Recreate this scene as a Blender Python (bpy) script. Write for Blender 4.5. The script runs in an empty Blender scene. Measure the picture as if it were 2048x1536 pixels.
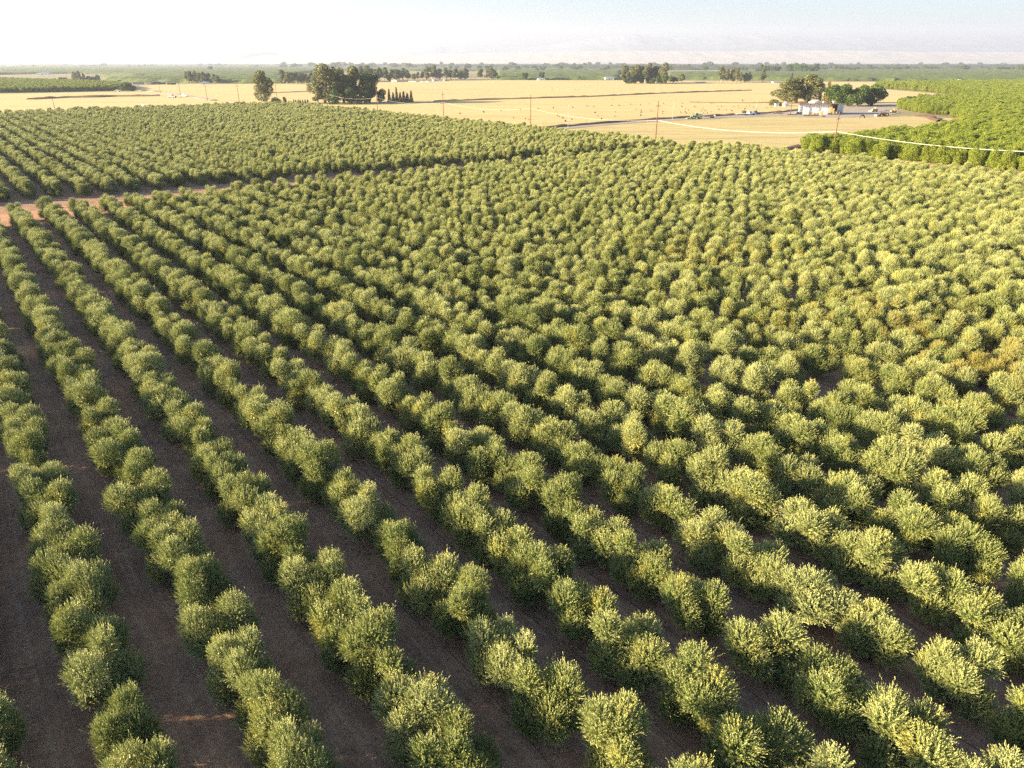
import bpy, math, random
import numpy as np
from mathutils import Vector

# ------------------------------------------------------------------ camera, sky, sun, exposure
SC = bpy.context.scene
COL = SC.collection
F_PX, CAM_H, HORIZON = 1420.0, 28.5, 125.0
PITCH = math.atan((768 - HORIZON) / F_PX)
SP, CP = math.sin(PITCH), math.cos(PITCH)
cam_d = bpy.data.cameras.new('camera')
cam = bpy.data.objects.new('camera', cam_d)
COL.objects.link(cam)
cam.location = (0, 0, CAM_H)
cam.rotation_euler = (math.pi / 2 - PITCH, 0, 0)
cam_d.sensor_width = 36
cam_d.sensor_fit = 'HORIZONTAL'
cam_d.lens = F_PX / 2048 * 36
cam_d.clip_start = 0.5
cam_d.clip_end = 40000
SC.camera = cam

SUN_ELEV, SUN_AZ = math.radians(12.5), math.radians(-97.0)      # azimuth clockwise from the view direction (+Y)
world = bpy.data.worlds.new('World')
SC.world = world
world.use_nodes = True
wn = world.node_tree
for n in list(wn.nodes):
    wn.nodes.remove(n)
sky = wn.nodes.new('ShaderNodeTexSky')
sky.sky_type = 'NISHITA'
sky.sun_disc = False
sky.sun_elevation = SUN_ELEV
sky.sun_rotation = SUN_AZ
sky.altitude = 50
sky.air_density = 1.0
sky.dust_density = 2.2
sky.ozone_density = 4.5
bg = wn.nodes.new('ShaderNodeBackground')
bg.inputs['Strength'].default_value = 0.058
wo = wn.nodes.new('ShaderNodeOutputWorld')
wn.links.new(sky.outputs[0], bg.inputs[0])
wn.links.new(bg.outputs[0], wo.inputs[0])

sun_d = bpy.data.lights.new('sun', 'SUN')
sun_d.energy = 5.0
sun_d.angle = math.radians(0.6)
sun_d.color = (1.0, 0.81, 0.52)
sun = bpy.data.objects.new('sun', sun_d)
COL.objects.link(sun)
sdir = Vector((math.sin(SUN_AZ) * math.cos(SUN_ELEV), math.cos(SUN_AZ) * math.cos(SUN_ELEV), math.sin(SUN_ELEV)))
sun.rotation_euler = (-sdir).to_track_quat('-Z', 'Y').to_euler()
sun.location = (0, 0, 80)

SC.view_settings.view_transform = 'Standard'
SC.view_settings.look = 'None'
SC.view_settings.exposure = 2.65
SC.view_settings.gamma = 1.0
SC.cycles.max_bounces = 6
SC.cycles.diffuse_bounces = 3
SC.cycles.volume_bounces = 0
SC.cycles.transparent_max_bounces = 8
SC.cycles.use_denoising = False
SC.cycles.caustics_reflective = False
SC.cycles.caustics_refractive = False

RNG = np.random.default_rng(7)
random.seed(7)

# ------------------------------------------------------------------ helpers
def G(x, y, z=0.0):
    """a pixel of the 2048 x 1536 photograph -> the point of the plane at height z"""
    a, b = (x - 1024) / F_PX, (y - 768) / F_PX
    dz = -SP - b * CP
    t = (z - CAM_H) / dz
    return Vector((a * t, (CP - b * SP) * t, z))

def proj(X, Y, Z):
    z = Z - CAM_H
    d = Y * CP - z * SP
    u = Y * SP + z * CP
    return 1024 + F_PX * X / d, 768 - F_PX * u / d, F_PX / d

ROW_AZ = math.radians(-38.3)
UX, UY = math.sin(ROW_AZ), math.cos(ROW_AZ)
def row_xy(d, s):
    return d * UY + s * UX, -d * UX + s * UY

def tag(o, label=None, cat=None, group=None, kind=None):
    if label: o['label'] = label
    if cat: o['category'] = cat
    if group: o['group'] = group
    if kind: o['kind'] = kind
    return o

def empty(name, loc, rz=0.0):
    o = bpy.data.objects.new(name, None)
    o.empty_display_size = 0.5
    COL.objects.link(o)
    o.location = loc
    o.rotation_euler = (0, 0, rz)
    return o

def link(name, me, parent=None):
    o = bpy.data.objects.new(name, me)
    COL.objects.link(o)
    if parent: o.parent = parent
    return o

def copy_tree(root):
    c = root.copy(); COL.objects.link(c)
    for ch in [o for o in root.children]:
        k = ch.copy(); COL.objects.link(k); k.parent = c
        for g in [o for o in ch.children]:
            q = g.copy(); COL.objects.link(q); q.parent = k
    return c

def np_mesh(name, V, Q, mat, young=None, smooth=False):
    me = bpy.data.meshes.new(name)
    V = np.asarray(V, np.float32); Q = np.asarray(Q, np.int32)
    k = Q.shape[1]
    me.vertices.add(len(V)); me.vertices.foreach_set('co', V.ravel())
    me.loops.add(Q.size); me.loops.foreach_set('vertex_index', Q.ravel())
    me.polygons.add(len(Q))
    me.polygons.foreach_set('loop_start', np.arange(0, Q.size, k, dtype=np.int32))
    me.polygons.foreach_set('loop_total', np.full(len(Q), k, np.int32))
    if smooth: me.polygons.foreach_set('use_smooth', np.ones(len(Q), bool))
    if young is not None:
        a = me.attributes.new('young', 'FLOAT', 'POINT')
        a.data.foreach_set('value', np.asarray(young, np.float32))
    me.materials.append(mat)
    me.update(); me.validate()
    return me

def unit(v):
    return v / np.maximum(np.linalg.norm(v, axis=-1, keepdims=True), 1e-9)

class MB:
    """collects boxes, tubes and prisms; build() links them as one mesh"""
    def __init__(self): self.v, self.f = [], []
    def poly(self, pts):
        b = len(self.v); self.v += [tuple(p) for p in pts]; self.f.append(tuple(range(b, b + len(pts))))
    def hexa(self, p):      # 8 corners: bottom 4 ccw, top 4 ccw
        b = len(self.v); self.v += [tuple(q) for q in p]
        for f in ((3,2,1,0),(4,5,6,7),(0,1,5,4),(1,2,6,5),(2,3,7,6),(3,0,4,7)):
            self.f.append(tuple(b + i for i in f))
        return self
    def box(self, x0, x1, y0, y1, z0, z1, inset=0.0):
        i = inset
        return self.hexa([(x0,y0,z0),(x1,y0,z0),(x1,y1,z0),(x0,y1,z0),(x0+i,y0+i,z1),(x1-i,y0+i,z1),(x1-i,y1-i,z1),(x0+i,y1-i,z1)])
    def tube(self, pts, rad, n=8, caps=True):
        pts = [Vector(p) for p in pts]
        if not hasattr(rad, '__len__'): rad = [rad] * len(pts)
        b = len(self.v)
        for i, p in enumerate(pts):
            d = (pts[min(i + 1, len(pts) - 1)] - pts[max(i - 1, 0)]).normalized()
            a = d.cross(Vector((0, 0, 1)) if abs(d.z) < 0.9 else Vector((1, 0, 0))).normalized()
            c = d.cross(a)
            for k in range(n):
                t = 2 * math.pi * k / n
                self.v.append(tuple(p + (a * math.cos(t) + c * math.sin(t)) * rad[i]))
        for i in range(len(pts) - 1):
            for k in range(n):
                self.f.append((b + i*n + k, b + i*n + (k+1) % n, b + (i+1)*n + (k+1) % n, b + (i+1)*n + k))
        if caps:
            self.f.append(tuple(b + k for k in reversed(range(n))))
            e = b + (len(pts) - 1) * n
            self.f.append(tuple(e + k for k in range(n)))
        return self
    def wheel(self, x, y, z, r, w, n=14):
        """tyre-like lathe about the local y axis, centred at x, y, z"""
        return self.tube([(x, y - w/2, z), (x, y - w*0.42, z), (x, y + w*0.42, z), (x, y + w/2, z)], [r*0.8, r, r, r*0.8], n)
    def build(self, name, mat, parent=None):
        me = bpy.data.meshes.new(name)
        me.from_pydata(self.v, [], self.f); me.materials.append(mat); me.update()
        return link(name, me, parent)

ORD = ['', 'first', 'second', 'third', 'fourth', 'fifth', 'sixth', 'seventh', 'eighth', 'ninth', 'tenth', 'eleventh', 'twelfth', 'thirteenth',
       'fourteenth', 'fifteenth', 'sixteenth', 'seventeenth', 'eighteenth', 'nineteenth', 'twentieth']
TENS = {2: 'twenty', 3: 'thirty', 4: 'forty', 5: 'fifty'}
def ordinal(n):
    if n <= 20: return ORD[n]
    return (TENS[n // 10] + '-' + ORD[n % 10]) if n % 10 else TENS[n // 10][:-1] + 'ieth'

# ------------------------------------------------------------------ materials
def new_mat(name):
    m = bpy.data.materials.new(name); m.use_nodes = True
    nt = m.node_tree
    for n in list(nt.nodes): nt.nodes.remove(n)
    out = nt.nodes.new('ShaderNodeOutputMaterial')
    return m, nt, out

def N(nt, typ, **kw):
    n = nt.nodes.new(typ)
    for k, v in kw.items():
        if k.startswith('_'): setattr(n, k[1:], v)
        else: n.inputs[k].default_value = v
    return n

def rgb(c): return (c[0], c[1], c[2], 1.0)

def mixc(nt, fac, a, b, blend='MIX'):
    m = nt.nodes.new('ShaderNodeMix'); m.data_type = 'RGBA'; m.blend_type = blend
    for sock, v in ((m.inputs[0], fac), (m.inputs[6], a), (m.inputs[7], b)):
        if isinstance(v, bpy.types.NodeSocket): nt.links.new(v, sock)
        elif isinstance(v, (tuple, list)): sock.default_value = rgb(v)
        else: sock.default_value = v
    return m.outputs[2]

def noise(nt, scale, detail=3.0, rough=0.55, vec=None, lo=0.35, hi=0.65):
    """noise on world position (or vec), stretched to 0..1"""
    n = N(nt, 'ShaderNodeTexNoise', Scale=scale, Detail=detail, Roughness=rough)
    if vec is None:
        g = nt.nodes.new('ShaderNodeNewGeometry'); vec = g.outputs['Position']
    nt.links.new(vec, n.inputs['Vector'])
    r = N(nt, 'ShaderNodeMapRange'); r.inputs[1].default_value = lo; r.inputs[2].default_value = hi
    nt.links.new(n.outputs[0], r.inputs[0])
    return r.outputs[0]

def stretch(nt, sx, sy, sz, rot=0.0):
    g = nt.nodes.new('ShaderNodeNewGeometry')
    m = nt.nodes.new('ShaderNodeMapping'); m.inputs['Rotation'].default_value = (0, 0, rot); m.inputs['Scale'].default_value = (sx, sy, sz)
    nt.links.new(g.outputs['Position'], m.inputs['Vector'])
    return m.outputs[0]

def row_vec(nt, kd, ks):
    """coordinates across and along the orchard rows"""
    g = nt.nodes.new('ShaderNodeNewGeometry'); c = nt.nodes.new('ShaderNodeCombineXYZ')
    for i, v in enumerate(((UY * kd, -UX * kd, 0), (UX * ks, UY * ks, 0))):
        d = nt.nodes.new('ShaderNodeVectorMath'); d.operation = 'DOT_PRODUCT'
        nt.links.new(g.outputs['Position'], d.inputs[0]); d.inputs[1].default_value = v
        nt.links.new(d.outputs['Value'], c.inputs[i])
    return c.outputs[0]

def leaf_mat(name, dark, light, trans, tw=0.3, patches=(), per_tree=0.35, grain=0.0):
    m, nt, out = new_mat(name)
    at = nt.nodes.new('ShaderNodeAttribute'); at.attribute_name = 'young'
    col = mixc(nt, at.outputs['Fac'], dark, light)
    big = noise(nt, 0.22, 2.0)
    col = mixc(nt, N_mul(nt, big, per_tree), col, (dark[0]*0.75+0.02, dark[1]*0.8+0.012, dark[2]*0.8))
    oi = nt.nodes.new('ShaderNodeObjectInfo')
    r1 = N(nt, 'ShaderNodeMapRange'); r1.inputs[1].default_value = 0.45; r1.inputs[2].default_value = 1.0
    nt.links.new(oi.outputs['Random'], r1.inputs[0])
    r2 = N(nt, 'ShaderNodeMapRange'); r2.inputs[1].default_value = 0.45; r2.inputs[2].default_value = 0.0
    nt.links.new(oi.outputs['Random'], r2.inputs[0])
    col = mixc(nt, N_mul(nt, r1.outputs[0], 0.22), col, (light[0]*0.9, light[1]*0.9, light[2]*1.15))
    col = mixc(nt, N_mul(nt, r2.outputs[0], 0.30), col, (dark[0]*0.75, dark[1]*0.85, dark[2]*0.8))
    warm = noise(nt, 0.6, 1.0, lo=0.55, hi=0.75)
    col = mixc(nt, N_mul(nt, warm, 0.30), col, (light[0]*1.05+0.05, light[1]*0.95, light[2]*0.45))
    for (p, rad, amt, c) in patches:           # stands of trees whose leaves have yellowed
        g = nt.nodes.new('ShaderNodeNewGeometry')
        dd = nt.nodes.new('ShaderNodeVectorMath'); dd.operation = 'DISTANCE'
        nt.links.new(g.outputs['Position'], dd.inputs[0]); dd.inputs[1].default_value = p
        r = N(nt, 'ShaderNodeMapRange'); r.inputs[1].default_value = rad; r.inputs[2].default_value = rad * 0.35
        nt.links.new(dd.outputs['Value'], r.inputs[0])
        sp = noise(nt, 0.30, 1.0, lo=0.47, hi=0.56)
        mm = nt.nodes.new('ShaderNodeMath'); mm.operation = 'MULTIPLY'
        nt.links.new(r.outputs[0], mm.inputs[0]); nt.links.new(sp, mm.inputs[1])
        col = mixc(nt, N_mul(nt, mm.outputs[0], amt), col, c)
    b = N(nt, 'ShaderNodeBsdfPrincipled', Roughness=0.5)
    b.inputs['Specular IOR Level'].default_value = 0.22
    nt.links.new(col, b.inputs['Base Color'])
    t = N(nt, 'ShaderNodeBsdfTranslucent')
    tc = mixc(nt, 0.5, col, trans)
    nt.links.new(tc, t.inputs[0])
    mx = N(nt, 'ShaderNodeMixShader'); mx.inputs[0].default_value = tw
    nt.links.new(b.outputs[0], mx.inputs[1]); nt.links.new(t.outputs[0], mx.inputs[2])
    nt.links.new(mx.outputs[0], out.inputs[0])
    return m

def N_mul(nt, sock, k):
    mm = nt.nodes.new('ShaderNodeMath'); mm.operation = 'MULTIPLY'; mm.inputs[1].default_value = k
    nt.links.new(sock, mm.inputs[0]); return mm.outputs[0]

def simple(name, c, rough=0.8, var=0.25, scale=2.0, metal=0.0, spec=0.3):
    m, nt, out = new_mat(name)
    b = N(nt, 'ShaderNodeBsdfPrincipled', Roughness=rough, Metallic=metal)
    b.inputs['Specular IOR Level'].default_value = spec
    col = mixc(nt, noise(nt, scale, 4.0), c, tuple(x * (1 - var) for x in c))
    nt.links.new(col, b.inputs['Base Color'])
    nt.links.new(b.outputs[0], out.inputs[0])
    return m

def ground_mat(name, layers, base, bump=0.0, bscale=1.0):
    """layers: (vec or None, scale, lo, hi, colour, amount)"""
    m, nt, out = new_mat(name)
    col = base
    for (st, sc, lo, hi, c, amt) in layers:
        vec = None
        if st == 'row': vec = row_vec(nt, *sc); sc = 1.0
        elif st: vec = stretch(nt, *st)
        col = mixc(nt, N_mul(nt, noise(nt, sc, 4.0, 0.6, vec, lo, hi), amt), col, c)
    b = N(nt, 'ShaderNodeBsdfPrincipled', Roughness=0.95)
    b.inputs['Specular IOR Level'].default_value = 0.1
    nt.links.new(col, b.inputs['Base Color'])
    if bump:
        bn = N(nt, 'ShaderNodeBump', Strength=1.0, Distance=bump)
        nt.links.new(noise(nt, bscale, 5.0, 0.65, None, 0.2, 0.8), bn.inputs['Height'])
        nt.links.new(bn.outputs[0], b.inputs['Normal'])
    nt.links.new(b.outputs[0], out.inputs[0])
    return m

YP = [(tuple(G(1770, 655, 2.5)), 18.0, 0.45, (0.26, 0.20, 0.035)), (tuple(G(1390, 500, 2.5)), 14.0, 0.4, (0.28, 0.22, 0.035)),
      (tuple(G(1930, 730, 2.5)), 12.0, 0.4, (0.25, 0.18, 0.035))]
M = {}
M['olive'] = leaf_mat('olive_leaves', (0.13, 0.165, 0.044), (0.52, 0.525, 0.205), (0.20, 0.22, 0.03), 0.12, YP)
M['orchard'] = leaf_mat('orchard_leaves', (0.11, 0.155, 0.018), (0.32, 0.36, 0.045), (0.20, 0.26, 0.02), 0.30)
M['euca'] = leaf_mat('eucalyptus_leaves', (0.085, 0.105, 0.036), (0.25, 0.25, 0.08), (0.14, 0.16, 0.03), 0.22)
M['broad'] = leaf_mat('broadleaf_leaves', (0.038, 0.075, 0.014), (0.095, 0.155, 0.026), (0.08, 0.14, 0.015), 0.2)
M['conifer'] = leaf_mat('conifer_needles', (0.045, 0.060, 0.024), (0.12, 0.12, 0.04), (0.10, 0.11, 0.02), 0.12)
M['goldcone'] = leaf_mat('golden_conifer_needles', (0.10, 0.09, 0.02), (0.24, 0.20, 0.05), (0.2, 0.18, 0.02), 0.15)
M['bark'] = simple('bark', (0.15, 0.115, 0.085), 0.9, 0.4, 3.0)
M['palebark'] = simple('pale_bark', (0.36, 0.29, 0.22), 0.9, 0.35, 2.0)
M['dirt'] = ground_mat('orchard_dirt', [
    ('row', (0.9, 0.03), 0.42, 0.60, (0.25, 0.138, 0.078), 0.85),
    (None, 0.12, 0.40, 0.62, (0.26, 0.155, 0.095), 0.75),
    (None, 0.5, 0.45, 0.65, (0.48, 0.28, 0.165), 0.6),
    ('row', (3.5, 0.15), 0.50, 0.66, (0.48, 0.34, 0.21), 0.5),
    (None, 2.2, 0.50, 0.62, (0.19, 0.115, 0.07), 0.55),
    (None, 6.0, 0.52, 0.68, (0.19, 0.12, 0.07), 0.6),
    (None, 16.0, 0.58, 0.68, (0.60, 0.42, 0.27), 0.7)], (0.40, 0.222, 0.128), 0.08, 4.0)
M['lane'] = ground_mat('lit_lane_dirt', [(None, 0.2, 0.4, 0.65, (0.40, 0.20, 0.10), 0.7), (None, 3.0, 0.45, 0.7, (0.5, 0.30, 0.17), 0.5)], (0.44, 0.24, 0.125), 0.03, 4.0)  # orange of the lane's sunlit strip: sunlight put into the dirt colour
S = (0.0035, 0.05, 1.0)
M['straw'] = ground_mat('dry_stubble', [  # pale straw with faint mowing stripes
    ((0.003, 0.05, 1.0, 0.10), 3.0, 0.42, 0.66, (0.60, 0.465, 0.20), 0.8),
    ((0.010, 0.20, 1.0, 0.08), 3.0, 0.45, 0.65, (0.45, 0.34, 0.145), 0.65),
    ((0.002, 0.012, 1.0), 3.0, 0.50, 0.62, (0.42, 0.325, 0.155), 0.5)], (0.54, 0.415, 0.19))
M['paddock'] = ground_mat('dry_paddock', [
    ((0.012, 0.06, 1.0, 0.1), 2.0, 0.45, 0.62, (0.34, 0.29, 0.12), 0.65),
    ((0.010, 0.035, 1.0), 2.0, 0.55, 0.66, (0.45, 0.27, 0.11), 0.6),
    ((0.03, 0.3, 1.0, 0.1), 2.0, 0.50, 0.64, (0.33, 0.27, 0.14), 0.6)], (0.50, 0.395, 0.175))
M['gravel'] = ground_mat('yard_gravel', [(None, 0.15, 0.4, 0.6, (0.27, 0.225, 0.18), 0.8), (None, 2.0, 0.45, 0.65, (0.38, 0.33, 0.27), 0.4)], (0.35, 0.295, 0.235))
M['verge'] = ground_mat('dark_verge', [(None, 0.1, 0.4, 0.6, (0.16, 0.10, 0.05), 0.8)], (0.20, 0.145, 0.07))
M['soil'] = simple('red_soil', (0.15, 0.08, 0.05), 0.95, 0.4, 0.5)
M['plain'] = ground_mat('plain_ground', [((0.0006, 0.0025, 1.0), 1.5, 0.42, 0.6, (0.16, 0.16, 0.07), 0.9)], (0.34, 0.27, 0.15))
M['canopy'] = ground_mat('far_canopy', [
    (None, 0.035, 0.4, 0.62, (0.15, 0.18, 0.050), 0.7), (None, 0.25, 0.45, 0.6, (0.06, 0.085, 0.024), 0.75)], (0.115, 0.145, 0.042))
M['farwood'] = ground_mat('far_wood', [(None, 0.02, 0.4, 0.62, (0.09, 0.095, 0.045), 0.7)], (0.045, 0.06, 0.03))
M['foothill'] = ground_mat('foothill', [((0.0020, 0.004, 0.012), 2.0, 0.45, 0.6, (0.44, 0.39, 0.32), 0.8), ((0.005, 0.005, 0.02), 2.0, 0.5, 0.64, (0.28, 0.26, 0.21), 0.7)], (0.34, 0.31, 0.265))
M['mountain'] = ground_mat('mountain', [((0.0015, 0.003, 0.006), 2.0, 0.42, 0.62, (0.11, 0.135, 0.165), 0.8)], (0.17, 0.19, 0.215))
M['pole'] = simple('pole_wood', (0.17, 0.085, 0.05), 0.9, 0.3, 1.0)
M['steel'] = simple('galvanised_steel', (0.45, 0.45, 0.44), 0.5, 0.2, 1.0, 0.6)
M['white'] = simple('white_paint', (0.86, 0.85, 0.82), 0.6, 0.04, 0.8)
M['cable'] = simple('cable_sheath', (0.70, 0.68, 0.62), 0.4, 0.05, 0.5, 0.0, 0.5)
M['cream'] = simple('cream_metal', (0.68, 0.58, 0.47), 0.6, 0.1, 0.5)
M['roofm'] = simple('roof_metal', (0.40, 0.39, 0.37), 0.45, 0.15, 0.5, 0.3)
M['rustp'] = simple('rust_primer', (0.20, 0.115, 0.08), 0.7, 0.3, 1.0)
M['panel'] = simple('blue_white_door', (0.62, 0.70, 0.76), 0.5, 0.05, 1.0)
M['green'] = simple('green_machine_paint', (0.16, 0.26, 0.10), 0.4, 0.1, 1.0)
M['lgreen'] = simple('pale_green_paint', (0.40, 0.47, 0.30), 0.45, 0.1, 1.0)
M['yellow'] = simple('yellow_machine_paint', (0.62, 0.40, 0.06), 0.45, 0.15, 1.0)
M['dark'] = simple('dark_rubber', (0.025, 0.024, 0.023), 0.85, 0.3, 2.0)
M['rim'] = simple('pale_rim', (0.70, 0.62, 0.35), 0.5, 0.1, 2.0)
M['glass'] = simple('dark_glass', (0.03, 0.04, 0.05), 0.1, 0.05, 1.0, 0.0, 0.6)
M['brown'] = simple('dark_red_paint', (0.10, 0.04, 0.03), 0.6, 0.25, 1.0)
M['grey'] = simple('grey_steel', (0.24, 0.25, 0.27), 0.6, 0.2, 1.0, 0.2)
M['hay'] = simple('baled_hay', (0.58, 0.42, 0.19), 0.95, 0.25, 2.0)
M['oldhay'] = simple('weathered_bale', (0.17, 0.13, 0.07), 0.95, 0.3, 2.0)
M['tile'] = simple('brown_roof', (0.22, 0.17, 0.14), 0.8, 0.2, 1.0)
M['hose'] = simple('black_hose', (0.02, 0.02, 0.02), 0.6, 0.1, 1.0)

# ------------------------------------------------------------------ the ground and the hills
def sheet(name, pts, z, mat, kind='structure'):
    """a flat polygon laid on the ground, cut into a fan of quads is not needed: one n-gon"""
    me = bpy.data.meshes.new(name)
    me.from_pydata([(p[0], p[1], z) for p in pts], [], [tuple(range(len(pts)))])
    me.materials.append(mat); me.update()
    if me.polygons[0].normal.z < 0: me.flip_normals()
    return tag(link(name, me), kind=kind)

def gx(pts): return [G(*p) for p in pts]

sheet('ground', [(-12500, -150), (12500, -150), (12500, 15500), (-12500, 15500)], 0.0, M['plain'])
sheet('stubble_field', gx([(-300, 250), (-300, 192), (0, 188), (270, 183), (270, 172), (340, 168), (560, 167.5), (700, 166), (1000, 160.5), (1240, 161),
      (1560, 163.5), (1920, 164.3), (1760, 171), (1750, 177), (1860, 186), (1935, 192), (1830, 205), (1795, 212), (1795, 222), (1600, 250), (1400, 320), (1000, 260), (500, 225)]), 0.05, M['straw'])
def band(p, q, w0, z, mat, name, jag=0.25):
    """a ground strip through points (px), half-width in metres"""
    L, R = [], []
    pts = [G(*a) for a in p]
    for i, a in enumerate(pts):
        d = (pts[min(i+1, len(pts)-1)] - pts[max(i-1, 0)]).normalized()
        n = Vector((-d.y, d.x, 0))
        k = w0 * (1 + jag * math.sin(i * 2.3 + q))
        L.append(a + n * k); R.append(a - n * k)
    return sheet(name, L + R[::-1], z, mat)
sheet('yard_paddock', gx([(1130, 262), (1130, 252.5), (1310, 242), (1590, 228), (1700, 232), (1830, 232), (1925, 238), (1935, 262), (1815, 284), (1700, 306), (1600, 330), (1300, 330)]), 0.10, M['paddock'])
sheet('farmyard', gx([(1560, 232.5), (1575, 219), (1640, 216.5), (1700, 212), (1800, 208), (1815, 214), (1790, 219), (1800, 226), (1770, 232.5), (1700, 236), (1620, 235.5)]), 0.14, M['gravel'])
sheet('farm_road', gx([(1080, 259.5), (1180, 250), (1310, 240), (1450, 232.4), (1560, 226.2), (1600, 221), (1600, 227.5), (1560, 232.2), (1450, 236.8), (1310, 243.5), (1180, 253.6), (1080, 265)]), 0.18, M['gravel'])

# a low weedy bank beside the farm road, and a weedy ditch bank across the stubble
def berm(name, px, half, h, mat):
    pts = [G(*a) for a in px]
    dense = []
    for a, b in zip(pts[:-1], pts[1:]):
        n = max(2, int((b - a).length / 6))
        dense += [a.lerp(b, i / n) for i in range(n)]
    dense.append(pts[-1])
    V, Q = [], []
    r = np.random.default_rng(3)
    for i, a in enumerate(dense):
        d = (dense[min(i+1, len(dense)-1)] - dense[max(i-1, 0)]).normalized()
        n = Vector((-d.y, d.x, 0))
        k = r.uniform(0.6, 1.3)
        for t, z in ((-1, 0.02), (-0.4, 0.8), (0.3, 1.0), (1, 0.02)):
            p = a + n * half * t * r.uniform(0.8, 1.2)
            V.append((p.x, p.y, z * h * k))
    for i in range(len(dense) - 1):
        for j in range(3):
            Q.append((i*4 + j, i*4 + j + 1, (i+1)*4 + j + 1, (i+1)*4 + j))
    return tag(link(name, np_mesh(name, V, Q, mat)), kind='structure')
berm('road_bank', [(1070, 258), (1180, 249), (1310, 239), (1450, 231.3), (1560, 225), (1600, 220)], 2.2, 1.0, M['verge'])
berm('field_bank', [(870, 203), (960, 200), (1060, 197), (1180, 193.5), (1320, 187), (1500, 181)], 4.0, 1.1, M['verge'])
berm('field_bank', [(1650, 203), (1500, 206), (1380, 204.5)], 3.0, 0.5, M['verge'])
berm('field_bank', [(510, 187), (600, 184), (700, 184)], 4.0, 0.8, M['verge'])
berm('gully_bank', [(60, 199), (130, 195.5), (190, 194.5), (230, 193), (290, 192.5), (320, 192)], 6.0, 1.6, M['verge'])
berm('soil_heap', [(1835, 233), (1860, 236), (1880, 244)], 2.6, 1.3, M['soil'])
berm('soil_heap', [(1568, 300), (1585, 297), (1612, 295)], 2.5, 1.0, M['soil'])
berm('dirt_road_edge', [(280, 181), (330, 186), (380, 193), (430, 201)], 4.0, 0.7, M['gravel'])

# orchard soil under the olives and under the green orchard, the dirt lane between the two olive blocks, its sunlit and shaded parts coloured apart
D_R, D_RF, S_BACK = 217.5, 214.0, 523.0
def s_end(d): return 171.5 - 0.03 * (d - 12)
def s_far(d): return 195.0 - 0.11 * (d - 13)
D1 = D_R + 1
sheet('orchard_soil', [row_xy(-90, -150), row_xy(D1, -150), row_xy(D1, s_end(D1)), row_xy(-90, s_end(-90))], 0.22, M['dirt'])
sheet('orchard_soil', [row_xy(-60, s_far(-60) - 2), row_xy(D_RF + 1, s_far(D_RF) - 2), row_xy(D_RF + 1, S_BACK + 2), row_xy(-60, S_BACK + 2)], 0.22, M['dirt'])
sheet('lit_lane_strip', [row_xy(-90, s_end(-90)), row_xy(62, s_end(62)), row_xy(50, s_end(50) + 8), row_xy(-90, s_end(-90) + 8)], 0.218, M['lane'])  # only the sunlit near strip of the lane gets the orange
sheet('orchard_soil', [row_xy(-90, s_end(-90)), row_xy(D1, s_end(D1)), row_xy(D1, s_far(D1) - 2), row_xy(-90, s_far(-90) - 2)], 0.215, M['dirt'])  # rest of the lane: browner dirt stands in for its shade
sheet('field_edge_track', [row_xy(D_R + 1.2, -150), row_xy(241, -150), row_xy(241, 150), row_xy(D_R + 1.2, 150)], 0.20, M['paddock'])
ORCH = [(1601, 305), (1640, 297.5), (1690, 296), (1745, 287), (1811, 279), (1919, 265), (1926, 246), (1903, 231), (1859, 229), (1795, 217), (1805, 211),
        (1836, 206), (1919, 202), (1985, 196), (1935, 192), (1868, 184), (1751, 176), (1752, 172), (1900, 168.5), (2300, 165.5), (2700, 200), (2700, 411)]
ORCH_W = gx(ORCH)
sheet('orchard_soil', ORCH_W, 0.26, M['dirt'])
LORCH = [(-300, 187.5), (0, 186), (100, 184.3), (200, 182.4), (262, 180.5), (262, 174), (215, 170), (130, 166), (0, 161.5), (-300, 160)]
LORCH_W = gx(LORCH)
sheet('orchard_soil', LORCH_W, 0.26, M['dirt'])

def interp(profile, x):
    xs = [p[0] for p in profile]; ys = [p[1] for p in profile]
    return np.interp(x, xs, ys)

def hills(name, Y0, Y1, profile, mat, seed, rough):
    """a range of hills Y0..Y1 metres away whose skyline keeps the given heights"""
    r = np.random.default_rng(seed)
    nx, ny = 620, 26
    Xs = np.linspace(-12400, 12400, nx); Yc = (Y0 + Y1) / 2
    px = 1024 + F_PX * Xs / (Yc * CP + CAM_H * SP)
    top = interp(profile, px)
    hgt = (HORIZON - top) / (F_PX / CP) * Yc + CAM_H
    def wav(f, n):
        o = np.zeros((ny, nx))
        for _ in range(n):
            a, b, c = r.uniform(0.5, 1.5) * f, r.uniform(-1, 1) * f, r.uniform(0, 6.28)
            o += np.sin(Xs[None, :] * a + np.linspace(Y0, Y1, ny)[:, None] * b + c)
        return o / n
    t = np.linspace(0, 1, ny)[:, None]
    shape = np.sin(np.clip(t * 1.25, 0, 1) * math.pi / 2) ** 1.2
    Z = hgt[None, :] * shape
    spur = (np.abs(wav(0.004, 5)) + 0.6 * np.abs(wav(0.011, 5)) + 0.3 * np.abs(wav(0.027, 4)))
    Z = Z * (1 - rough * spur * np.sin(t * math.pi)) + wav(0.02, 6) * hgt.mean() * 0.012 * shape
    V = np.stack([np.broadcast_to(Xs, (ny, nx)), np.broadcast_to(np.linspace(Y0, Y1, ny)[:, None], (ny, nx)), Z], -1).reshape(-1, 3)
    i = np.arange(ny - 1)[:, None] * nx + np.arange(nx - 1)[None, :]
    Q = np.stack([i, i + 1, i + nx + 1, i + nx], -1).reshape(-1, 4)
    return tag(link(name, np_mesh(name, V, Q, mat, smooth=True)), kind='structure')
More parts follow.
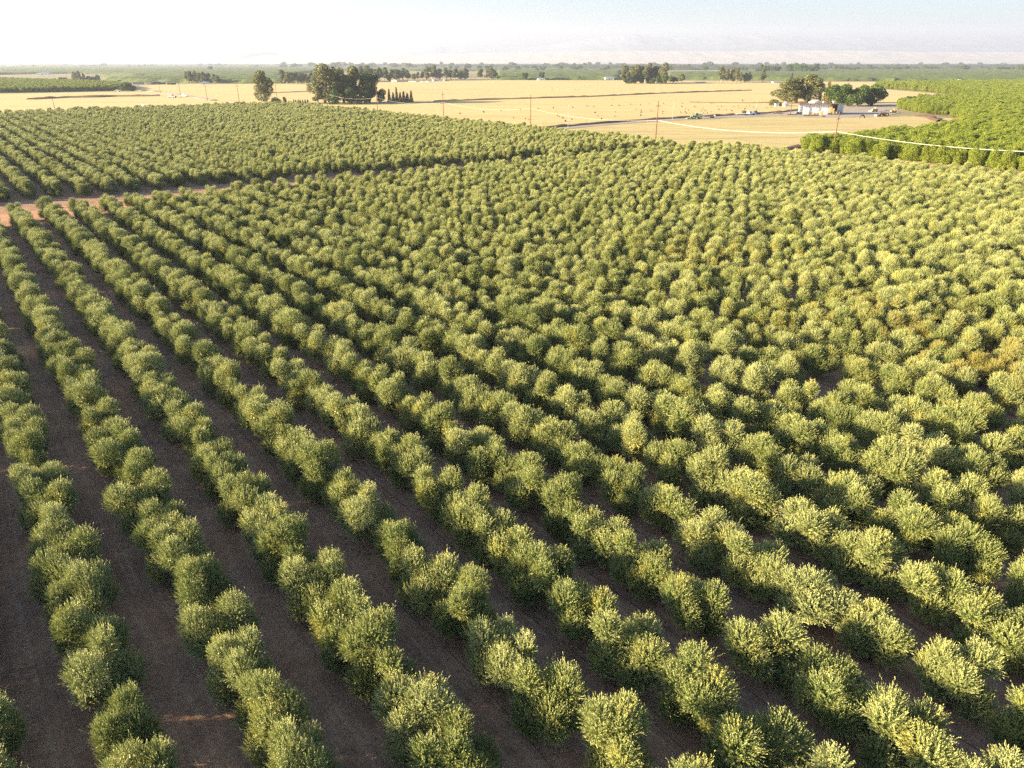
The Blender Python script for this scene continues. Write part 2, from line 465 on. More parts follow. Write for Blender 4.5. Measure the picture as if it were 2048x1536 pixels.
hills('foothills', 10200, 12600, [(-200, 123), (0, 121.5), (130, 119), (260, 117), (370, 113.5), (420, 107.5), (440, 103), (455, 101), (470, 104), (485, 102), (500, 104),
      (515, 109), (560, 113), (640, 112), (700, 109), (760, 106), (800, 105), (850, 108), (950, 107), (1040, 105), (1150, 103), (1300, 102), (1500, 103), (1700, 101), (1900, 104), (2300, 105)], M['foothill'], 5, 0.12)
hills('mountains', 12800, 15300, [(-200, 124), (500, 120), (600, 115), (700, 107), (780, 99), (830, 95), (870, 94), (900, 97), (1000, 97), (1060, 96), (1100, 92), (1150, 84), (1200, 78), (1250, 72),
      (1275, 71), (1310, 75), (1350, 77), (1400, 76), (1480, 73), (1560, 72), (1640, 76), (1720, 73), (1800, 77), (1900, 75), (1980, 72), (2048, 74), (2300, 80)], M['mountain'], 9, 0.05)

# ------------------------------------------------------------------ foliage builders
def leaves(P, D, Nn, L, W):
    """one diamond leaf per row: base P, along D, face normal near Nn"""
    side = unit(np.cross(D, Nn))
    L = np.broadcast_to(L, (len(P),))[:, None]; W = np.broadcast_to(W, (len(P),))[:, None]
    V = np.stack([P, P + D * L * 0.5 + side * W * 0.5, P + D * L, P + D * L * 0.5 - side * W * 0.5], 1)
    return V.reshape(-1, 3)

def sphere_pts(n, r):
    v = r.normal(size=(n, 3)); return unit(v)

def lobe_surface(lobes, n, r, jitter=(0.9, 1.03), core=0.82):
    """points and normals on the outer surface of a union of ellipsoids"""
    P, NN = [], []
    area = np.array([l[1][0] * l[1][2] + l[1][0] * l[1][1] for l in lobes]); area /= area.sum()
    for i, (c, rad) in enumerate(lobes):
        u = sphere_pts(int(n * area[i]) + 1, r)
        p = np.array(c) + u * np.array(rad) * r.uniform(*jitter, size=(len(u), 1))
        keep = np.ones(len(u), bool)
        for j, (c2, rad2) in enumerate(lobes):
            if j != i: keep &= np.linalg.norm((p - np.array(c2)) / np.array(rad2), axis=1) > core
        P.append(p[keep]); NN.append(unit(u / np.array(rad))[keep])
    return np.concatenate(P), np.concatenate(NN)

def olive_crown(seed, style='bushy'):
    r = np.random.default_rng(seed)
    lobes = []
    R = {'bushy': 0.90, 'broad': 1.04, 'tall': 0.76, 'forked': 0.98, 'small': 0.75}[style]
    top = {'bushy': 3.55, 'broad': 3.35, 'tall': 4.0, 'forked': 3.6, 'small': 2.95}[style]
    nl = {'forked': 2, 'small': 3}.get(style, int(r.integers(3, 5)))
    a0 = r.uniform(0, 6.28)
    for k in range(nl):                                  # upper boughs
        a = a0 + k * 6.283 / nl + r.uniform(-0.4, 0.4)
        rr = R * r.uniform(0.75, 1.1)
        w = r.uniform(0.46, 0.76) * (1.1 if style == 'forked' else 1)
        h = w * r.uniform(1.0, 1.35)
        zt = top * r.uniform(0.74, 1.0)
        lobes.append(((rr * math.cos(a), rr * math.sin(a), zt - h), (w, w, h)))
    if style != 'forked' and r.uniform() < 0.45:
        lobes.append(((r.uniform(-.2, .2), r.uniform(-.2, .2), top - 0.8), (0.6, 0.6, 0.8)))
    for k in range(5):                                   # the skirt of low boughs
        a = a0 + 0.6 + k * 6.283 / 5 + r.uniform(-0.5, 0.5)
        rr = R * r.uniform(0.85, 1.2)
        w = r.uniform(0.46, 0.70)
        lobes.append(((rr * math.cos(a), rr * math.sin(a), r.uniform(0.85, 1.7)), (w, w, w * 1.2)))
    lobes.append(((0, 0, 1.5), (0.74, 0.74, 1.15)))
    P, NN = lobe_surface(lobes, 4400, r)
    keep = P[:, 2] > 0.22
    P, NN = P[keep], NN[keep]
    n = len(P)
    # which shoots are grown out: clumps of vigorous ones stand off the surface
    clump = 0.5 + 0.5 * np.sin(P[:, 0] * 4.1 + seed) * np.sin(P[:, 1] * 4.7 - seed) * np.sin(P[:, 2] * 3.9)
    upw = np.clip((NN[:, 2:3] + 0.55), 0.05, 1.0)
    D = unit(NN * 0.62 + np.array([0, 0, 1.0]) * upw * 0.95 + r.normal(size=(n, 3)) * 0.22)
    Ls = (r.uniform(0.25, 0.48, n) * (0.70 + 0.6 * clump) * (0.75 + 0.35 * upw[:, 0]))
    Ls *= np.where(r.uniform(size=n) < 0.04, r.uniform(1.3, 1.7, n), 1.0)
    start = P - NN * 0.12
    VV, YY = [], []
    K = 13
    bend = unit(np.cross(D, r.normal(size=(n, 3))))
    tone = r.uniform(0, 0.35, n) + 0.35 * clump          # some shoots carry more of the pale new growth
    for k in range(K):
        t = (k + 0.3) / K
        a = k * 2.4 + r.uniform(0, 6.28, n)
        e1 = unit(np.cross(D, bend)); 
        rad = bend * np.cos(a)[:, None] + e1 * np.sin(a)[:, None]
        p = start + D * (Ls * t)[:, None] + np.array([0, 0, 0.08]) * t * t
        d = unit(D * (0.75 + 0.5 * t) + rad * (0.62 - 0.25 * t) + np.array([0, 0, 0.12]))
        nn = unit(NN * 0.9 + D * 0.25 + r.normal(size=(n, 3)) * 0.38)
        VV.append(leaves(p, d, nn, r.uniform(0.078, 0.115, n) * (1.05 - 0.25 * t), r.uniform(0.019, 0.030, n)))
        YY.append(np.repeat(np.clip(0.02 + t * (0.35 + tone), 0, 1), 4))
    # inner foliage that closes the crown
    m = 3000
    li = r.integers(0, len(lobes), m)
    C = np.array([lobes[i][0] for i in li]); RR = np.array([lobes[i][1] for i in li])
    p = C + sphere_pts(m, r) * RR * r.uniform(0.45, 0.9, (m, 1))
    p = p[p[:, 2] > 0.25]
    VV.append(leaves(p, sphere_pts(len(p), r), sphere_pts(len(p), r), r.uniform(0.16, 0.26, len(p)), r.uniform(0.06, 0.10, len(p))))
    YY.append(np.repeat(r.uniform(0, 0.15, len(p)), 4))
    V = np.concatenate(VV); Y = np.concatenate(YY)
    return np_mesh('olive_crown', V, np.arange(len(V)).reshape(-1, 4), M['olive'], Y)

def trunk_mesh(name, seed, stems, h, r0, spread, mat, base=0.0):
    r = np.random.default_rng(seed)
    mb = MB()
    for k in range(stems):
        a = k * 6.283 / stems + r.uniform(-.4, .4)
        dx, dy = math.cos(a) * spread, math.sin(a) * spread
        pts, rad = [], []
        for i in range(6):
            t = i / 5
            w = 0.05 * h * math.sin(t * 7 + k)
            pts.append((dx * t ** 1.3 + w * 0.2, dy * t ** 1.3 - w * 0.2, base + h * t)); rad.append(r0 * (1 - 0.75 * t) * (1.35 if i == 0 else 1))
        mb.tube(pts, rad, 7)
    me = bpy.data.meshes.new(name); me.from_pydata(mb.v, [], mb.f); me.materials.append(mat); me.update()
    return me

def cloud_crown(name, seed, lobes, n, L, W, mat, up=0.2, inner=0.25, droop=0.0):
    """leaf clumps spread through the outer shell of the lobes"""
    r = np.random.default_rng(seed)
    P, NN = lobe_surface(lobes, n, r, (0.78, 1.06), 0.8)
    ni = int(len(P) * inner)
    li = r.integers(0, len(lobes), ni)
    C = np.array([lobes[i][0] for i in li]); RR = np.array([lobes[i][1] for i in li])
    u = sphere_pts(ni, r)
    P = np.concatenate([P, C + u * RR * r.uniform(0.35, 0.75, (ni, 1))]); NN = np.concatenate([NN, u])
    m = len(P)
    D = unit(NN * 0.5 + np.array([0, 0, up - droop]) + r.normal(size=(m, 3)) * 0.7)
    Nf = unit(NN + r.normal(size=(m, 3)) * 0.6)
    sz = r.uniform(0.6, 1.3, m)
    V = leaves(P - D * L * 0.4, D, Nf, L * sz, W * sz)
    Y = np.repeat(np.clip(r.uniform(0, 1, m) ** 1.5, 0, 1), 4)
    return np_mesh(name, V, np.arange(len(V)).reshape(-1, 4), mat, Y)

def make_tree(name, crown_me, trunk_me, loc, sc, rz, label, cat, group=None):
    o = empty(name, loc, rz); o.scale = sc if hasattr(sc, '__len__') else (sc, sc, sc)
    link('trunk', trunk_me, o); link('crown', crown_me, o)
    return tag(o, label, cat, group)

def scatter(name, pts, rot, scl, var, protos, label, cat=None):
    """one mesh object whose geometry nodes set one crown on each of its points"""
    me = bpy.data.meshes.new(name)
    P = np.asarray(pts, np.float32)
    me.vertices.add(len(P)); me.vertices.foreach_set('co', P.ravel())
    for nm, ty, data, key in (('rot', 'FLOAT', rot, 'value'), ('var', 'INT', var, 'value'), ('scl', 'FLOAT_VECTOR', scl, 'vector')):
        a = me.attributes.new(nm, ty, 'POINT'); a.data.foreach_set(key, np.asarray(data, np.int32 if ty == 'INT' else np.float32).ravel())
    o = link(name, me)
    nt = bpy.data.node_groups.new(name, 'GeometryNodeTree')
    nt.interface.new_socket('Geometry', in_out='INPUT', socket_type='NodeSocketGeometry')
    nt.interface.new_socket('Geometry', in_out='OUTPUT', socket_type='NodeSocketGeometry')
    gi, go = nt.nodes.new('NodeGroupInput'), nt.nodes.new('NodeGroupOutput')
    iop = nt.nodes.new('GeometryNodeInstanceOnPoints'); iop.inputs['Pick Instance'].default_value = True
    join = nt.nodes.new('GeometryNodeJoinGeometry')
    for p in protos:
        oi = nt.nodes.new('GeometryNodeObjectInfo'); oi.inputs['Object'].default_value = p; oi.inputs['As Instance'].default_value = True
        nt.links.new(oi.outputs['Geometry'], join.inputs[0])
    def attr(nm, ty):
        a = nt.nodes.new('GeometryNodeInputNamedAttribute'); a.data_type = ty; a.inputs['Name'].default_value = nm
        return next(s for s in a.outputs if s.enabled and s.name == 'Attribute')
    cx = nt.nodes.new('ShaderNodeCombineXYZ')
    nt.links.new(attr('rot', 'FLOAT'), cx.inputs[2])
    nt.links.new(gi.outputs[0], iop.inputs['Points']); nt.links.new(join.outputs[0], iop.inputs['Instance'])
    nt.links.new(attr('var', 'INT'), iop.inputs['Instance Index'])
    nt.links.new(cx.outputs[0], iop.inputs['Rotation'])
    nt.links.new(attr('scl', 'FLOAT_VECTOR'), iop.inputs['Scale'])
    nt.links.new(iop.outputs[0], go.inputs[0])
    md = o.modifiers.new('scatter', 'NODES'); md.node_group = nt
    return tag(o, label, cat, None, 'stuff')

# ------------------------------------------------------------------ the olive orchard
STYLES = ['bushy', 'broad', 'tall', 'forked', 'bushy', 'small', 'broad', 'bushy', 'forked', 'tall', 'broad', 'bushy', 'forked', 'bushy', 'tall', 'broad', 'bushy', 'forked']
CROWNS = [olive_crown(100 + i, s) for i, s in enumerate(STYLES)]
TRUNKS = [trunk_mesh('olive_trunk', 40 + i, 3, 1.5, 0.11, 0.45, M['bark']) for i in range(3)]
trees = []     # (row index, d, s, x, y, scale px/m, px, py)
for i in range(-16, 41):
    for k in range(-40, 150):
        d = 5.6 + 5.25 * i; s = 6.4 + 3.6 * k
        near = s <= s_end(d) - 1.0
        if not near and (s < s_far(d) or s > S_BACK or d > D_RF): continue
        if d > D_R: continue
        d += RNG.normal(0, 0.10); s += RNG.normal(0, 0.22)
        x, y = row_xy(d, s)
        if y < -6: continue
        X, Y, scl = proj(x, y, 2.0)
        if scl < 0: continue
        mg = 14 * scl + 60
        if X < -mg - 10 * scl or X > 2048 + 0.5 * mg or Y > 1536 + mg: continue
        if RNG.uniform() < 0.008 and scl < 26: continue
        trees.append((i, d, s, x, y, scl, X, Y))
vis = [t for t in trees if -10 < t[6] < 2058 and t[7] < 1550]
vis.sort(key=lambda t: -t[5])
single = vis[:300]; chosen = set(id(t) for t in single)
rows = sorted(set(t[0] for t in single))
order = {}
for q, ri in enumerate(rows):
    for kk, t in enumerate(sorted([t for t in single if t[0] == ri], key=lambda t: t[2])):
        order[id(t)] = (q + 1, kk + 1)
def olive_scale(t, r):
    b = r.uniform(0.90, 1.10)
    g = 1.0 if t[1] > 60 else 1.09
    b *= 1.0
    return b * (r.uniform(1.02, 1.16) if t[1] > 60 else r.uniform(1.12, 1.28) * g), b * r.uniform(0.82, 0.95) * g * g, r.uniform(0.93, 1.05)
def olive_turn():      # hedged along the row: the long axis of a crown follows it
    return math.atan2(UY, UX) + math.pi * int(RNG.integers(0, 2)) + RNG.normal(0, 0.2)
WORD = {'bushy': 'bushy', 'broad': 'broad', 'tall': 'tall', 'forked': 'forked', 'small': 'small'}
olive_objs = {}
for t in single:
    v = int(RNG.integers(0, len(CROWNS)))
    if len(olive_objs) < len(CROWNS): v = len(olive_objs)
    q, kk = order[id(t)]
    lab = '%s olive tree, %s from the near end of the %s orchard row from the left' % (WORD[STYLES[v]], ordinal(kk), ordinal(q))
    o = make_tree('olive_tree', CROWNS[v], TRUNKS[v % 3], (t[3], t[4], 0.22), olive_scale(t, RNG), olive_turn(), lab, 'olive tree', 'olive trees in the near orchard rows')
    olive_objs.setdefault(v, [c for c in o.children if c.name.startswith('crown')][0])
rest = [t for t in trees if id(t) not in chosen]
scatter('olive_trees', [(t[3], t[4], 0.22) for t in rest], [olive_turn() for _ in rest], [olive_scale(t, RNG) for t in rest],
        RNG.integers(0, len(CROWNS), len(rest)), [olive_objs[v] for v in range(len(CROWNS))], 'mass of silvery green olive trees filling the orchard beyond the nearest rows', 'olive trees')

# dry twigs and leaf litter lying in the alleys
nl = 9000
dd = RNG.uniform(-30, 130, nl); ss = RNG.uniform(-10, 90, nl)
P = np.stack([dd * UY + ss * UX, -dd * UX + ss * UY, RNG.uniform(0.228, 0.25, nl)], 1)
aa = RNG.uniform(0, 6.28, nl)
Dv = np.stack([np.cos(aa), np.sin(aa), RNG.uniform(0.0, 0.25, nl)], 1)
Dv = unit(Dv)
Vl = leaves(P, Dv, np.tile(np.array([[0.1, 0.1, 1.0]]), (nl, 1)), RNG.uniform(0.08, 0.45, nl) * RNG.choice([1, 1, 1, 2.2], nl), RNG.uniform(0.02, 0.07, nl))
M['litter'] = simple('dry_litter', (0.52, 0.40, 0.26), 0.9, 0.7, 0.7)
tag(link('leaf_litter', np_mesh('leaf_litter', Vl, np.arange(len(Vl)).reshape(-1, 4), M['litter'])), 'pale dry twigs and leaf litter strewn over the orchard soil', 'litter', None, 'stuff')

# black drip hoses along the nearer rows
for i in range(2, 12):
    d = 6.0 + 5.25 * i - 1.75
    mb = MB(); pts = []
    for k in range(60):
        s = -6 + k * 1.6
        x, y = row_xy(d + 0.12 * math.sin(k * 0.7 + i) + 0.10 * math.sin(k * 0.23 + 2 * i), s)
        pts.append((x, y, 0.245))
    mb.tube(pts, 0.012, 5)
    o = mb.build('drip_hose', M['hose'])
    tag(o, 'black drip hose on bare soil left of the olive row %s from the left edge' % ordinal(max(1, rows.index(i) + 1 if i in rows else 1)), 'hose', 'drip hoses along the olive rows')

# ------------------------------------------------------------------ the green orchard on the right and the one far left
def orchard_crown(seed):
    r = np.random.default_rng(seed)
    lobes = [((0, 0, 2.5), (2.0, 2.0, 2.2))]
    for k in range(9):
        a = k * 0.785 + r.uniform(-.3, .3); rr = r.uniform(1.1, 1.8); w = r.uniform(0.8, 1.3)
        lobes.append(((rr * math.cos(a), rr * math.sin(a), (1.2 if k % 2 else r.uniform(2.6, 4.2))), (w, w, w * r.uniform(0.9, 1.3))))
    return cloud_crown('orchard_crown', seed, lobes, 9000, 0.28, 0.13, M['orchard'], up=0.45, inner=0.35)
ORCHARD = [orchard_crown(200 + i) for i in range(5)]
OTRUNK = trunk_mesh('orchard_trunk', 3, 1, 2.4, 0.16, 0.15, M['bark'])

def inside(poly, X, Y):
    res = np.zeros(X.shape, bool)
    n = len(poly)
    for i in range(n):
        x0, y0 = poly[i][0], poly[i][1]; x1, y1 = poly[(i + 1) % n][0], poly[(i + 1) % n][1]
        c = ((y0 > Y) != (y1 > Y)) & (X < (x1 - x0) * (Y - y0) / (y1 - y0 + 1e-12) + x0)
        res ^= c
    return res

def grid_in(poly, dr, ds, jit, margin=60):
    pts = []
    P = np.array([(p[0] * UY - p[1] * UX, p[0] * UX + p[1] * UY) for p in poly])
    dd, ss = np.meshgrid(np.arange(P[:, 0].min(), P[:, 0].max(), dr), np.arange(P[:, 1].min(), P[:, 1].max(), ds), indexing='ij')
    dd = dd + RNG.normal(0, jit, dd.shape); ss = ss + RNG.normal(0, jit, ss.shape)
    X = dd * UY + ss * UX; Y = -dd * UX + ss * UY
    ok = inside(poly, X, Y)
    X, Y = X[ok], Y[ok]
    px = np.array([proj(a, b, 3.0)[0] for a, b in zip(X, Y)])
    ok = (px > -margin) & (px < 2048 + margin * 2)
    return np.stack([X[ok], Y[ok]], 1)

pts = grid_in(ORCH_W, 4.9, 4.5, 0.4)
dist = np.linalg.norm(pts, axis=1)
vis_px = np.array([proj(a, b, 4.5)[:2] for a, b in pts])
in_view = (vis_px[:, 0] > 0) & (vis_px[:, 0] < 2048)
idx = np.argsort(np.where(in_view, dist, 1e9))
own = idx[:300]; others = np.array(idx[300:])
front_d = pts[:, 0] * UY - pts[:, 1] * UX
orch_objs = {}
for n_, j in enumerate(own):
    v = n_ if n_ < 5 else int(RNG.integers(0, 5))
    first = front_d[j] < 241.9 + 5.0
    lab = 'bright green leafy tree in the front row of the orchard behind the power poles' if first else 'bright green orchard tree standing behind the orchard\'s front row, crowded by its neighbours'
    k = RNG.uniform(1.02, 1.2)
    o = make_tree('orchard_tree', ORCHARD[v], OTRUNK, (pts[j, 0], pts[j, 1], 0.26), (k * RNG.uniform(.92, 1.1), k * RNG.uniform(.92, 1.1), k * RNG.uniform(0.92, 1.1)), RNG.uniform(0, 6.28),
                  lab, 'orchard tree', 'front row of the bright green orchard' if first else 'bright green orchard trees behind the front row')
    orch_objs.setdefault(v, [c for c in o.children if c.name.startswith('crown')][0])
OPR = [orch_objs[v] for v in range(5)]
def scatter_orchard(name, P, label, lo=1.0, hi=1.2, z=0.26):
    n = len(P); k = RNG.uniform(lo, hi, n)
    scatter(name, np.column_stack([P, np.full(n, z)]), RNG.uniform(0, 6.28, n), np.stack([k, k, k * RNG.uniform(0.9, 1.1, n)], 1), RNG.integers(0, 5, n), OPR, label, 'orchard')
scatter_orchard('orchard_trees', pts[others], 'bright green orchard stretching away to the right towards the plain')
pl = grid_in(LORCH_W, 6.0, 5.4, 0.4)
scatter_orchard('orchard_trees', pl, 'dark fronted green orchard block at the left edge beyond the dry gully', 0.95, 1.2)

# ------------------------------------------------------------------ far orchards as bumpy canopies, the wooded plain
def canopy(name, px_poly, cell, h, mat, label, cat, seed, rough=0.5):
    poly = gx(px_poly)
    r = np.random.default_rng(seed)
    xs = [p[0] for p in poly]; ys = [p[1] for p in poly]
    nx, ny = int((max(xs) - min(xs)) / cell[0]) + 1, int((max(ys) - min(ys)) / cell[1]) + 1
    Xg, Yg = np.meshgrid(min(xs) + np.arange(nx + 1) * cell[0], min(ys) + np.arange(ny + 1) * cell[1])
    cxm, cym = (Xg[:-1, :-1] + cell[0] / 2), (Yg[:-1, :-1] + cell[1] / 2)
    keep = inside(poly, cxm, cym)
    Z = h * (1 - rough * r.uniform(0, 1, Xg.shape) ** 1.3)
    Xj = Xg + r.uniform(-.35, .35, Xg.shape) * cell[0]; Yj = Yg + r.uniform(-.35, .35, Xg.shape) * cell[1]
    W = nx + 1
    # corners next to a dropped cell come down to the ground: closed edges
    kp = np.pad(keep, 1)
    allin = kp[:-1, :-1] & kp[1:, :-1] & kp[:-1, 1:] & kp[1:, 1:]
    Z = np.where(allin, Z, 0.3)
    V = np.stack([Xj, Yj, Z], -1).reshape(-1, 3)
    a, b = np.nonzero(keep)
    i = a * W + b
    Q = np.stack([i, i + 1, i + 1 + W, i + W], 1)
    used = np.unique(Q); remap = np.zeros(len(V), np.int64); remap[used] = np.arange(len(used))
    return tag(link(name, np_mesh(name, V[used], remap[Q], mat)), label, cat, None, 'stuff')

canopy('far_orchard', [(-60, 133), (620, 133), (1260, 134), (1260, 141), (640, 143), (560, 154), (285, 154), (215, 150), (140, 147.5), (60, 148.5), (-60, 151)], (11, 26), 6.0, M['canopy'],
       'wide dull green orchard across the plain behind the left groves', 'orchard', 1)
canopy('far_orchard', [(205, 160.5), (285, 157), (560, 155.5), (660, 155), (660, 165.5), (560, 167), (350, 165.5), (265, 165)], (7, 11), 6.0, M['canopy'],
       'green orchard strip behind the row of sheds at left', 'orchard', 2)
canopy('far_orchard', [(990, 160), (990, 143), (1245, 142.5), (1245, 160)], (8, 14), 6.0, M['canopy'], 'green orchard strip in the middle distance behind the white shed', 'orchard', 3)
canopy('far_orchard', [(1330, 147), (1640, 142), (2150, 138), (2150, 163.8), (1920, 163.2), (1640, 162.2), (1400, 159.5), (1330, 159)], (8, 15), 6.0, M['canopy'],
       'broad green orchard behind the barn and its trees', 'orchard', 4)
canopy('far_wood', [(540, 130.2), (2200, 130.2), (2200, 137), (1640, 139.5), (1260, 140.5), (900, 136.5), (540, 131.8)], (22, 48), 16.0, M['farwood'], 'blue grey band of far trees below the hills', 'woodland', 5, 0.95)
canopy('far_wood', [(-100, 129.8), (560, 129.8), (560, 131.5), (-100, 132.3)], (30, 70), 11.0, M['farwood'], 'thin far line of trees at the left horizon', 'woodland', 6, 0.95)

# ------------------------------------------------------------------ free standing trees, one thing each
def euca_crown(seed, wide=1.0):
    r = np.random.default_rng(seed)
    lobes = []
    for k in range(9):
        z = 7 + 14.5 * (k / 8) + r.uniform(-1, 1)
        rr = (3.6 - 2.4 * abs(k / 8 - 0.35)) * wide * r.uniform(0.4, 1.0); a = r.uniform(0, 6.28)
        w = r.uniform(2.0, 3.3) * wide * (1.0 if k < 7 else 0.75)
        lobes.append(((rr * math.cos(a), rr * math.sin(a), z), (w, w, w * r.uniform(0.9, 1.4))))
    return cloud_crown('eucalyptus_crown', seed, lobes, 4200, 1.15, 0.5, M['euca'], up=0.0, inner=0.3, droop=0.25)
def broad_crown(seed):
    r = np.random.default_rng(seed)
    lobes = [((0, 0, 4.6), (3.2, 3.2, 3.3))]
    for k in range(13):
        a = k * 2.4 + r.uniform(-.3, .3); rr = r.uniform(1.6, 3.8); w = r.uniform(1.2, 2.2)
        lobes.append(((rr * math.cos(a), rr * math.sin(a), r.uniform(1.9, 7.4)), (w, w, w)))
    return cloud_crown('broadleaf_crown', seed, lobes, 5200, 0.62, 0.36, M['broad'], up=0.1, inner=0.35)
def cone_crown(seed, mat, h=10.0, w=1.6):
    r = np.random.default_rng(seed)
    lobes = [((r.uniform(-.15, .15), r.uniform(-.15, .15), 0.6 + h * t), (w * (1 - 0.85 * t) + 0.15, w * (1 - 0.85 * t) + 0.15, h * 0.13)) for t in np.linspace(0.05, 0.93, 9)]
    return cloud_crown('conifer_crown', seed, lobes, 2400, 0.55, 0.25, mat, up=0.6, inner=0.35)
def bush_crown(seed, mat):
    r = np.random.default_rng(seed)
    lobes = [((r.uniform(-.9, .9), r.uniform(-.9, .9), r.uniform(0.6, 1.5)), (w, w, w)) for w in r.uniform(0.6, 1.2, 6)]
    return cloud_crown('bush_crown', seed, lobes, 1500, 0.42, 0.2, mat, up=0.3, inner=0.3)
PROTO = {
    'eucalyptus': [(euca_crown(300), trunk_mesh('t', 1, 2, 17, 0.5, 1.6, M['palebark'])), (euca_crown(301, 1.15), trunk_mesh('t', 2, 3, 16, 0.45, 2.2, M['palebark'])), (euca_crown(302, 0.85), trunk_mesh('t', 3, 1, 18, 0.5, 0.8, M['palebark']))],
    'broadleaf': [(broad_crown(310), trunk_mesh('t', 4, 3, 5, 0.35, 1.5, M['bark'])), (broad_crown(311), trunk_mesh('t', 5, 3, 5, 0.35, 1.5, M['bark']))],
    'cypress': [(cone_crown(320, M['conifer']), trunk_mesh('t', 6, 1, 4, 0.18, 0.05, M['bark']))],
    'goldcone': [(cone_crown(321, M['goldcone'], 10, 2.2), trunk_mesh('t', 6, 1, 4, 0.18, 0.05, M['bark']))],
    'bush': [(bush_crown(330, M['broad']), trunk_mesh('t', 7, 3, 1.2, 0.08, 0.5, M['bark'])), (bush_crown(331, M['euca']), trunk_mesh('t', 8, 3, 1.2, 0.08, 0.5, M['bark']))],
}
FULL = {'eucalyptus': (23.5, 8.0), 'broadleaf': (9.2, 9.5), 'cypress': (10.6, 3.4), 'goldcone': (10.6, 4.4), 'bush': (2.4, 3.6)}
TNAME = {'eucalyptus': ('eucalyptus_tree', 'tree'), 'broadleaf': ('broadleaf_tree', 'tree'), 'cypress': ('cypress_tree', 'tree'), 'goldcone': ('conifer_tree', 'tree'), 'bush': ('bush', 'bush')}
TR = np.random.default_rng(77)
def plant(kind, x, yb, ytop, wpx, label, group=None, var=None):
    p = G(x, yb); s = proj(p.x, p.y, 0)[2]
    h = (yb - ytop) / s / 0.985; w = wpx / s
    H0, W0 = FULL[kind]
    v = var if var is not None else int(TR.integers(0, len(PROTO[kind])))
    c, t = PROTO[kind][v]
    return make_tree(TNAME[kind][0], c, t, (p.x, p.y, 0.05), (w / W0, w / W0 * TR.uniform(0.9, 1.1), h / H0), TR.uniform(0, 6.28), label, TNAME[kind][1], group)

# tall grove at the left end of the golden field
GL = 'trees of the tall grove by the golden field'
plant('eucalyptus', 651, 207, 139, 42, 'tallest feathery eucalyptus at the left of the grove beside the golden field', GL, 1)
plant('eucalyptus', 672, 205, 141, 36, 'tall eucalyptus second from the left in the grove by the golden field', GL, 0)
plant('eucalyptus', 688, 206, 146, 34, 'dark full eucalyptus in the middle of the grove by the golden field', GL, 1)
plant('eucalyptus', 706, 205, 137, 36, 'tall eucalyptus with a narrow top right of the grove\'s middle', GL, 2)
plant('broadleaf', 740, 206, 148, 40, 'rounded dark tree standing apart at the right of the tall grove', GL, 0)
plant('bush', 668, 209, 182, 28, 'low dark round tree in front of the tall eucalyptus grove', GL, 0)
plant('broadleaf', 763, 205, 179, 20, 'small dark round tree beside the power pole at the grove', GL, 1)
plant('broadleaf', 704, 208, 178, 26, 'small bright green tree under the tall eucalyptus grove', GL, 1)
plant('eucalyptus', 636, 209, 176, 18, 'short pale green tree at the left foot of the grove', GL, 0)
plant('broadleaf', 730, 207, 182, 32, 'dense low tree under the rounded tree of the grove', GL, 1)
for x, w, tp in ((779, 8, 181), (787, 9, 187), (794, 8, 178), (801, 9, 187), (808, 10, 185), (815, 10, 188), (823, 8, 184)):
    plant('cypress', x, 204.5, tp, w, 'slim dark cypress in the short row at the right end of the tall grove', 'cypresses at the end of the tall grove')
# single tall tree and bushes on the far edge of the olives
plant('eucalyptus', 533, 207, 150, 31, 'lone tall leafy tree behind the far edge of the olive orchard', None, 1)
plant('bush', 552, 207, 196, 20, 'low dark bush at the foot of a power pole behind the lone tall tree', None, 0)
plant('bush', 570, 206, 193, 9, 'small upright shrub right of the lone tall tree', None, 1)
for x in (588, 592, 597, 601, 606, 611, 616):
    plant('cypress', x, 208, 200.5 + TR.uniform(-1, 1), 5.5, 'tiny dark conifer in the short row behind the olives\' far edge', 'tiny conifers behind the olives')
for x, yb, w, tp in ((418, 213, 18, 206), (432, 212, 12, 206), (475, 210, 20, 204.5), (508, 208.5, 8, 204), (369, 213.5, 14, 209), (303, 215, 12, 209), (318, 214, 16, 210), (282, 215, 10, 210), (190, 216.5, 22, 212),
                     (214, 216, 12, 212), (154, 218.5, 18, 214), (118, 219, 12, 216), (230, 216, 10, 212.5), (455, 210.5, 10, 205)):
    plant('bush', x, yb + 3, tp, w, 'low dark scrub bush on the far edge of the olive orchard', 'scrub bushes on the olives\' far edge')
# farm trees behind the barn
GB = 'trees behind the barn'
plant('eucalyptus', 1571, 206, 166, 40, 'yellowish green spreading tree at the left of the trees behind the barn', GB, 1)
plant('eucalyptus', 1592, 206, 160, 40, 'grey green eucalyptus with a tall crown behind the barn', GB, 0)
plant('eucalyptus', 1617, 206, 156, 42, 'largest grey green eucalyptus behind the barn\'s roof', GB, 1)
plant('goldcone', 1652, 209, 168, 20, 'golden green pointed conifer behind the barn', GB)
plant('cypress', 1638, 207, 178, 7, 'thin sparse tree between the eucalyptus and the golden conifer', GB)
plant('broadleaf', 1680, 212, 170, 58, 'broad dark green round tree behind the right end of the barn', GB, 0)
plant('broadleaf', 1714, 213, 173, 46, 'dark green round tree in the middle of the dense trees right of the barn', GB, 1)
plant('broadleaf', 1742, 212, 171, 48, 'dark green round tree at the right end of the dense trees by the barn', GB, 0)
plant('bush', 1545, 211, 198, 20, 'brownish shrub left of the two white sheds near the barn', None, 1)
plant('bush', 1559, 212, 205, 9, 'small round shrub between the two white sheds', None, 1)
